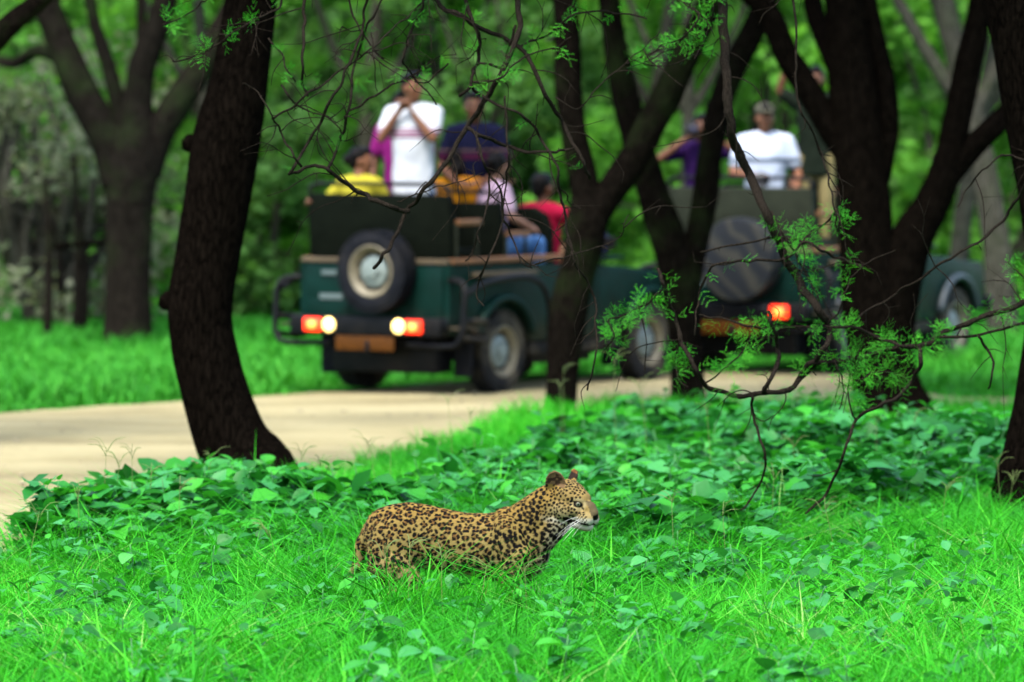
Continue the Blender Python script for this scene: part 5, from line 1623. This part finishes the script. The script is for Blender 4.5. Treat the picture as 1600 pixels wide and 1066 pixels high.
# ------------------------------------------------------------------ near thorn tree at the right edge, its boughs hang in front of the view
D6 = 33.2
T6 = tree('near_thorn_tree', 'black-barked thorn tree bowing beside the open grass, its leafy thorn boughs overhanging it', D6,
     [(1618, 850, 170), (1605, 790, 126), (1622, 700, 112), (1640, 600, 106), (1652, 500, 104), (1652, 400, 104), (1640, 300, 106), (1622, 200, 106), (1604, 100, 108), (1590, 0, 110), (1582, -120, 104), (1580, -240, 90)],
     [[(1582, -150, 80), (1640, -280, 60, .5), (1740, -380, 44, 1.0)]], 'bark_black', None, 16)
base6 = np.array([T6.location.x, T6.location.y, 0, 0])
b6 = np.array([*T6.location])
cloud_obj('crown', [(T6.location.x - .2 + rng.normal() * 1.3, D6 - .5 + rng.normal() * 1.2, 4.6 + 1.8 * rng.random()) for _ in range(22)], [.7] * 22, 150, .07, 'canopy', T6, 990)
# overhead boughs the drooping branches spring from
def bough(pts, r0, r1):
    n = len(pts); rows = []
    for i, (px, py, d) in enumerate(pts):
        w = at(px, py, d); rows.append((w.x, w.y, w.z, r0 + (r1 - r0) * i / (n - 1)))
    V, q, t = sweep(smooth_path(rows, .06) - base6, 16, .08, 3, 2)
    link('bough', np_mesh('bough', V, [q, t]), MAT['bark_brown'], T6)
bough([(1585, -170, 33.2), (1480, -260, 32.8), (1330, -240, 32), (1180, -170, 30.6), (1130, -120, 30.2), (980, -130, 29.9), (820, -110, 29.8), (680, -110, 29.7), (560, -90, 29.7), (440, -110, 29.8), (330, -150, 30)], .16, .035)

BR = []      # (points px, base width px, end width px, depth, leafiness)
def B(w0, w1, d, leaf, *pts): BR.append((pts, w0, w1, d, leaf))
# upper middle tangle
B(10, 6, 29.8, 0.07, (822, -110), (806, -20), (812, 40), (800, 80), (782, 118), (755, 158), (731, 197), (708, 235), (684, 268), (662, 298), (648, 318), (636, 331), (613, 378), (598, 400), (584, 419))
B(9, 5, 29.8, 0, (640, 329), (622, 329), (609, 323), (585, 312), (569, 303), (545, 290), (522, 276), (508, 263), (495, 258), (475, 265), (451, 272))
B(4.5, 5, 29.7, 0.05, (566, -90), (575, -20), (573, 0), (567, 40), (558, 71), (540, 115), (514, 165), (497, 198), (479, 228), (462, 255), (451, 272))
B(5, 3.5, 29.8, 0.03, (512, 264), (524, 240), (534, 213), (541, 185), (546, 158), (550, 130), (554, 102), (566, 60), (585, 20), (600, -20), (612, -95))
B(4, 2.5, 29.8, 0.05, (546, 173), (568, 160), (589, 148), (612, 134), (636, 122), (658, 110), (676, 98))
B(4, 2, 29.6, 0, (471, 260), (460, 244), (451, 228), (440, 208), (431, 189), (424, 176), (410, 155), (398, 140), (380, 130))
B(6, 4, 29.7, 0, (474, -100), (475, 0), (476, 40), (475, 71), (472, 105), (473, 130), (481, 150))
B(4, 2, 29.7, 0.17, (425, 186), (450, 172), (479, 150), (500, 136), (518, 122), (540, 105), (560, 92), (590, 70), (620, 40), (650, 15), (690, -30), (705, -100))
B(3.5, 2, 29.9, 0, (440, 133), (452, 150), (466, 166), (490, 176), (510, 184), (528, 200), (533, 212))
B(4, 2, 30.0, 0.25, (540, -90), (548, 0), (560, 40), (580, 70), (600, 92))
B(8, 6, 29.9, 0.06, (660, -110), (684, 0), (712, 22), (743, 39), (778, 56), (810, 71), (832, 104), (853, 146), (866, 170), (877, 189), (889, 212), (900, 232), (912, 258), (921, 278))
B(7, 4, 29.8, 0, (731, 200), (752, 212), (774, 221), (800, 230), (822, 236), (845, 238), (865, 237), (882, 235), (897, 231))
B(5, 3, 29.7, 0.03, (735, 134), (748, 145), (762, 154), (790, 168), (818, 181), (834, 198), (845, 217), (858, 238), (869, 260), (874, 288), (879, 315), (884, 345), (889, 374), (894, 400), (900, 420), (918, 442), (928, 470), (931, 510), (930, 560), (918, 610))
B(7, 5, 29.9, 0.07, (712, -105), (727, 0), (740, 30), (747, 59), (748, 85), (743, 106), (735, 122), (733, 134), (718, 150))
B(4, 4, 29.9, 0.12, (747, 100), (765, 102), (782, 106), (792, 88), (798, 67), (806, 40))
B(4, 2.5, 30.0, 0.25, (815, 72), (840, 60), (865, 47), (885, 32), (900, 22), (925, 19), (952, 20), (985, 22), (1010, 30))
B(4.5, 2.5, 29.5, 0, (742, 208), (750, 230), (755, 250), (759, 268), (766, 276), (764, 300), (759, 335), (748, 362), (738, 390), (727, 408))
B(4, 2.5, 29.5, 0, (766, 276), (776, 290), (784, 307), (786, 343), (778, 372), (766, 398), (755, 418), (748, 440), (745, 462), (756, 478))
B(3.5, 2, 29.5, 0, (786, 343), (798, 368), (810, 394), (818, 408), (831, 419))
B(3.5, 2.5, 29.6, 0, (789, 150), (792, 190), (794, 236), (792, 270), (788, 307), (786, 340))
B(2.5, 1.5, 29.6, 0, (827, 414), (870, 404), (912, 394), (940, 383), (967, 370), (976, 352), (983, 335))
B(2.5, 1.5, 29.6, 0, (621, 315), (650, 304), (676, 295), (715, 283), (755, 270))
B(2.5, 1.5, 29.9, 0, (868, 152), (900, 169), (925, 145), (952, 118), (978, 98), (1004, 76), (1030, 50))
B(4.5, 2.5, 29.8, 0.07, (650, -108), (660, 0), (652, 31), (642, 52), (636, 71), (633, 88), (632, 102), (645, 122), (658, 134), (668, 146), (682, 164))
B(4, 2.5, 29.8, 0.35, (400, -110), (440, 0), (420, 22), (390, 36), (360, 55), (335, 75), (300, 90), (270, 96))
B(3, 2, 29.7, 0.35, (420, 60), (440, 86), (452, 112), (462, 128))
B(3, 2, 30.1, 0.40, (350, -145), (335, -20), (310, 10), (280, 30), (255, 38))
B(3, 2, 29.7, 0.40, (700, 100), (680, 118), (664, 130), (648, 128))
B(4, 2, 29.7, 0.35, (740, 128), (762, 128), (782, 120), (806, 100), (838, 82), (868, 72), (892, 58))
B(2.5, 1.5, 29.6, 0, (580, 50), (584, 95), (590, 143))
# right-hand bough
B(17, 13, 30.2, .05, (1130, -125), (1127, -20), (1130, 60), (1136, 130), (1143, 200), (1150, 232), (1171, 272), (1184, 300), (1196, 327), (1212, 366), (1230, 407), (1247, 437), (1264, 462), (1280, 485), (1294, 506))
B(10, 6, 30.2, .25, (1292, 503), (1296, 520), (1289, 544), (1278, 562), (1263, 579), (1245, 601), (1226, 609), (1206, 614), (1171, 619), (1140, 615), (1106, 606), (1094, 585), (1078, 560), (1066, 535), (1055, 500), (1044, 470), (1034, 440), (1028, 420))
B(8, 5, 30.1, .2, (1194, 614), (1206, 592), (1215, 566), (1216, 540), (1213, 522), (1206, 503), (1202, 487))
B(5, 3, 30.1, 0, (1176, 620), (1176, 640), (1180, 662), (1188, 690), (1197, 715), (1194, 742), (1184, 767), (1172, 784), (1158, 798))
B(8, 9, 30.3, .55, (1245, 598), (1256, 580), (1272, 568), (1320, 562), (1350, 556), (1381, 549), (1410, 544), (1438, 542), (1456, 535), (1469, 525), (1490, 515), (1512, 505), (1555, 489), (1600, 474), (1640, 455, 1.2), (1665, 420, 2.7))
B(5, 4, 30.3, .0, (1469, 527), (1500, 528), (1530, 525), (1560, 517), (1600, 507), (1640, 490, 1.2), (1660, 460, 2.7))
B(5, 3, 30.3, 0, (1530, 526), (1542, 545), (1554, 564), (1550, 586), (1545, 608))
B(3, 6, 30.2, .55, (1092, 492), (1125, 497), (1162, 507), (1190, 511), (1215, 514), (1255, 510), (1294, 509), (1318, 511), (1337, 514), (1360, 522), (1381, 531), (1404, 538), (1425, 542))
B(7, 4, 30.1, .25, (1438, 545), (1440, 568), (1431, 588), (1420, 606), (1403, 619), (1382, 632), (1359, 641), (1346, 650), (1337, 660), (1328, 682), (1320, 706), (1309, 736), (1294, 767), (1276, 788), (1260, 803))
B(5, 2.5, 30.1, .05, (1228, 405), (1200, 406), (1171, 407), (1140, 409), (1114, 417), (1100, 440), (1092, 470), (1088, 496), (1086, 524))
B(3, 5, 30.1, .1, (1095, 394), (1130, 386), (1163, 378), (1190, 374), (1213, 372), (1240, 374), (1260, 378), (1280, 388), (1298, 399), (1325, 409), (1348, 418))
B(4, 3, 30.1, .6, (1230, 404), (1250, 380), (1272, 361), (1292, 345), (1308, 329), (1311, 345), (1313, 372))
B(2.5, 2, 30.1, 0, (1345, 415), (1372, 403), (1399, 391))
B(4, 2.5, 30.0, 0, (1236, -150), (1244, 120), (1251, 173), (1266, 200), (1281, 234), (1291, 265), (1298, 298), (1304, 330), (1310, 366))
B(3, 6, 30.3, .0, (1330, 506), (1342, 496), (1372, 476), (1403, 457), (1446, 430), (1490, 400), (1522, 382), (1551, 361), (1575, 335), (1593, 306), (1612, 260), (1640, 215, 1.3), (1625, 170, 2.8))
B(2.5, 4, 30.3, 0, (1496, 323), (1508, 300), (1521, 281), (1540, 262), (1561, 241), (1580, 245), (1604, 252), (1630, 270, 1.4), (1640, 290, 2.8))
B(4, 2.5, 30.2, .8, (1205, 330), (1216, 350), (1226, 372), (1240, 394), (1256, 420), (1268, 445), (1280, 470))
B(3, 2, 30.2, .9, (1038, 452), (1020, 468), (1000, 482), (975, 492), (952, 500), (960, 525), (948, 545))
B(3, 2, 30.2, .9, (1062, 525), (1058, 560), (1060, 590), (1075, 605))
B(3, 2, 30.2, .8, (1100, 600), (1128, 580), (1150, 562), (1165, 540), (1175, 520))
B(3, 2, 30.2, .8, (1337, 655), (1330, 630), (1326, 600), (1330, 570), (1345, 545))
B(3, 2, 30.2, .8, (1425, 600), (1405, 585), (1380, 580), (1350, 590), (1330, 600))
B(3, 2, 30.2, .7, (1600, 474), (1612, 450), (1600, 430), (1580, 415), (1572, 405))
B(4, 2, 30.0, .8, (1100, -130), (1112, 0), (1108, 40), (1096, 75), (1085, 92))
B(4, 2, 30.0, .8, (1010, -120), (1040, -20), (1065, 5), (1090, 25), (1075, 50), (1050, 70), (1010, 85), (980, 100))
B(3, 2, 30.1, .3, (1294, 506), (1315, 480), (1322, 450), (1332, 430), (1348, 413))
B(3, 2, 30.2, .7, (1290, 545), (1310, 575), (1318, 605), (1312, 640))

gb = np.random.default_rng(31)
def compound_leaf(mb, p, d, n0, L, g, tone):
    """one twice-pinnate leaf: rachis, paired pinnae, rows of tiny leaflets"""
    d = d / np.linalg.norm(d); n0 = n0 - d * np.dot(n0, d); n0 /= np.linalg.norm(n0) + 1e-9
    s0 = np.cross(d, n0)
    npin = int(g.integers(3, 5))
    P_, D_, S_ = [], [], []
    for k in range(npin):
        f = .25 + .75 * k / (npin - 1)
        b = p + d * L * f - n0 * L * .10 * f * f
        for s in (-1, 1):
            pd = d * (.55 + .25 * f) + s0 * s * .8 + g.normal(size=3) * .28; pd /= np.linalg.norm(pd)
            pl = L * (.62 - .12 * abs(f - .5)) * (.8 + .3 * g.random())
            ps = np.cross(pd, n0); ps /= np.linalg.norm(ps) + 1e-9
            m = 8
            tt = np.linspace(.12, 1, m)
            for sg in (-1, 1):
                P_.append(b + pd * (pl * tt)[:, None]); D_.append(np.tile(pd * .45 + ps * sg, (m, 1))); S_.append(np.tile(np.cross(n0, pd * .45 + ps * sg), (m, 1)))
    P_, D_, S_ = np.vstack(P_), np.vstack(D_), np.vstack(S_)
    ll = .0052 * (.8 + .4 * g.random(len(P_)))[:, None]
    S_ /= np.linalg.norm(S_, axis=1)[:, None] + 1e-9
    V = np.stack([P_, P_ + D_ * ll * .5 + S_ * .0009, P_ + D_ * ll, P_ + D_ * ll * .5 - S_ * .0009], 1).reshape(-1, 3)
    mb.add(V, np.arange(len(V)).reshape(-1, 4), None, np.repeat(np.clip(tone + g.normal(size=len(P_)) * .12, 0, 1), 4))

for bi, (pts, w0, w1, d, leaf) in enumerate(BR):
    rows = []
    n = len(pts)
    for i, p in enumerate(pts):
        dd = d + (p[2] if len(p) > 2 else .10 * math.sin(i * 1.3 + bi * 2.1))
        if i in (0, n - 1) and len(p) == 2: dd = d
        w = at(p[0], p[1], dd)
        rows.append((w.x, w.y, w.z, .46 * (w0 + (w1 - w0) * i / (n - 1)) * dd / FPX))
    path = smooth_path(rows, .022)
    # natural kinks and swollen nodes
    k = np.linspace(0, len(path) * .35, len(path))
    path[1:-1, :3] += .008 * np.c_[vnoise(np.c_[k, k * 0 + bi, k * 0], 1, 1), vnoise(np.c_[k, k * 0 + bi, k * 0], 1, 2), vnoise(np.c_[k, k * 0 + bi, k * 0], 1, 3)][1:-1]
    path[:, 3] *= 1 + .22 * np.maximum(0, vnoise(np.c_[k * 2.2, k * 0 + bi, k * 0], 1, 5))
    mb = MB()
    V, q, t = sweep(path, 7, .10, 3, bi); mb.add(V - b6, q, t)
    lm = MB(); ln_n = 0
    L = np.sum(np.linalg.norm(np.diff(path[:, :3], axis=0), axis=1))
    idx = np.arange(3, len(path) - 1)
    # thorns and short spur twigs
    for j in idx:
        p = path[j, :3]; T_ = path[min(j + 1, len(path) - 1), :3] - path[j - 1, :3]; T_ /= np.linalg.norm(T_) + 1e-9
        if gb.random() < .34:
            dr = np.cross(T_, gb.normal(size=3)); dr /= np.linalg.norm(dr) + 1e-9
            ln = .008 + .016 * gb.random()
            V, q, t = sweep(np.array([[*p, .0026], [*(p + dr * ln * .5), .0018], [*(p + dr * ln), .0005]]), 4); mb.add(V - b6, q, t)
        if gb.random() < (.075 if w0 > 3 else .04) and not (len(pts[-1]) > 2 and j > len(path) * .8):
            dr = np.cross(T_, gb.normal(size=3)); dr /= np.linalg.norm(dr) + 1e-9; dr = dr * .8 + T_ * .5; dr[1] *= .5
            ln = .05 + .16 * gb.random()
            mid = p + dr * ln * .5 + gb.normal(size=3) * .012; end = p + dr * ln + gb.normal(size=3) * .03 + np.array([0, 0, -.02])
            tw = smooth_path([(*p, .0032), (*mid, .0026), (*end, .0012)], .02)
            V, q, t = sweep(tw, 5); mb.add(V - b6, q, t)
            for m in range(2, len(tw), 2):
                dq = np.cross(end - p, gb.normal(size=3)); dq /= np.linalg.norm(dq) + 1e-9
                V, q, t = sweep(np.array([[*tw[m, :3], .0018], [*(tw[m, :3] + dq * .007), .0005]]), 4); mb.add(V - b6, q, t)
        if leaf and gb.random() < leaf * 1.0:
            for rep in range(1 + 2 * int(gb.random() < leaf)):
                dr = np.cross(T_, gb.normal(size=3)); dr /= np.linalg.norm(dr) + 1e-9
                dr = dr + T_ * .3 * gb.normal() + np.array([0, 0, .15]); dr /= np.linalg.norm(dr)
                nn = np.array([0, -.6, .8]) + gb.normal(size=3) * .5
                compound_leaf(lm, p - b6, dr, nn, .045 + .045 * gb.random(), gb, np.clip(gb.random() * .7 + .15, 0, 1)); ln_n += 1
    # long bare side twigs, forking again
    for rep in range(int(L * (2.8 if bi < 31 else 1.6))):
        j = int(gb.integers(3, max(4, int(len(path) * .85))))
        if j >= len(path) - 1 or path[j, 2] < .9: continue
        p = path[j, :3].copy(); T_ = path[j + 1, :3] - path[j - 1, :3]; T_ /= np.linalg.norm(T_) + 1e-9
        dr = np.cross(T_, np.array([gb.normal() * .3, 1, gb.normal() * .3])) * (1 if gb.random() < .5 else -1) + T_ * .7 + gb.normal(size=3) * np.array([.3, .12, .3]); dr /= np.linalg.norm(dr)
        ln = .15 + .38 * gb.random(); q_ = p.copy(); pts_ = [(*p, .0036)]
        for m in range(4):
            dr = dr + gb.normal(size=3) * np.array([.32, .12, .32]) + np.array([0, 0, -.10]); dr /= np.linalg.norm(dr)
            q_ = q_ + dr * ln / 4; pts_.append((*q_, .0034 - .0006 * m))
            if gb.random() < .5:
                e = q_ + (dr + gb.normal(size=3) * np.array([.9, .3, .9])) * .06
                V, q, t = sweep(smooth_path([(*q_, .002), (*e, .0009)], .02), 5); mb.add(V - b6, q, t)
        tw = smooth_path(pts_, .02)
        V, q, t = sweep(tw, 5); mb.add(V - b6, q, t)
        for m in range(2, len(tw), 2):
            dq = gb.normal(size=3); dq /= np.linalg.norm(dq)
            V, q, t = sweep(np.array([[*tw[m, :3], .0022], [*(tw[m, :3] + dq * .007), .0006]]), 4); mb.add(V - b6, q, t)
    bo = link('drooping_branch', mb.mesh('drooping_branch'), MAT['bark_twig'], T6)
    if ln_n: tag(link('leaf_spray', lm.mesh('leaf_spray', smooth=False), MAT['leaflet'], bo), kind='stuff')
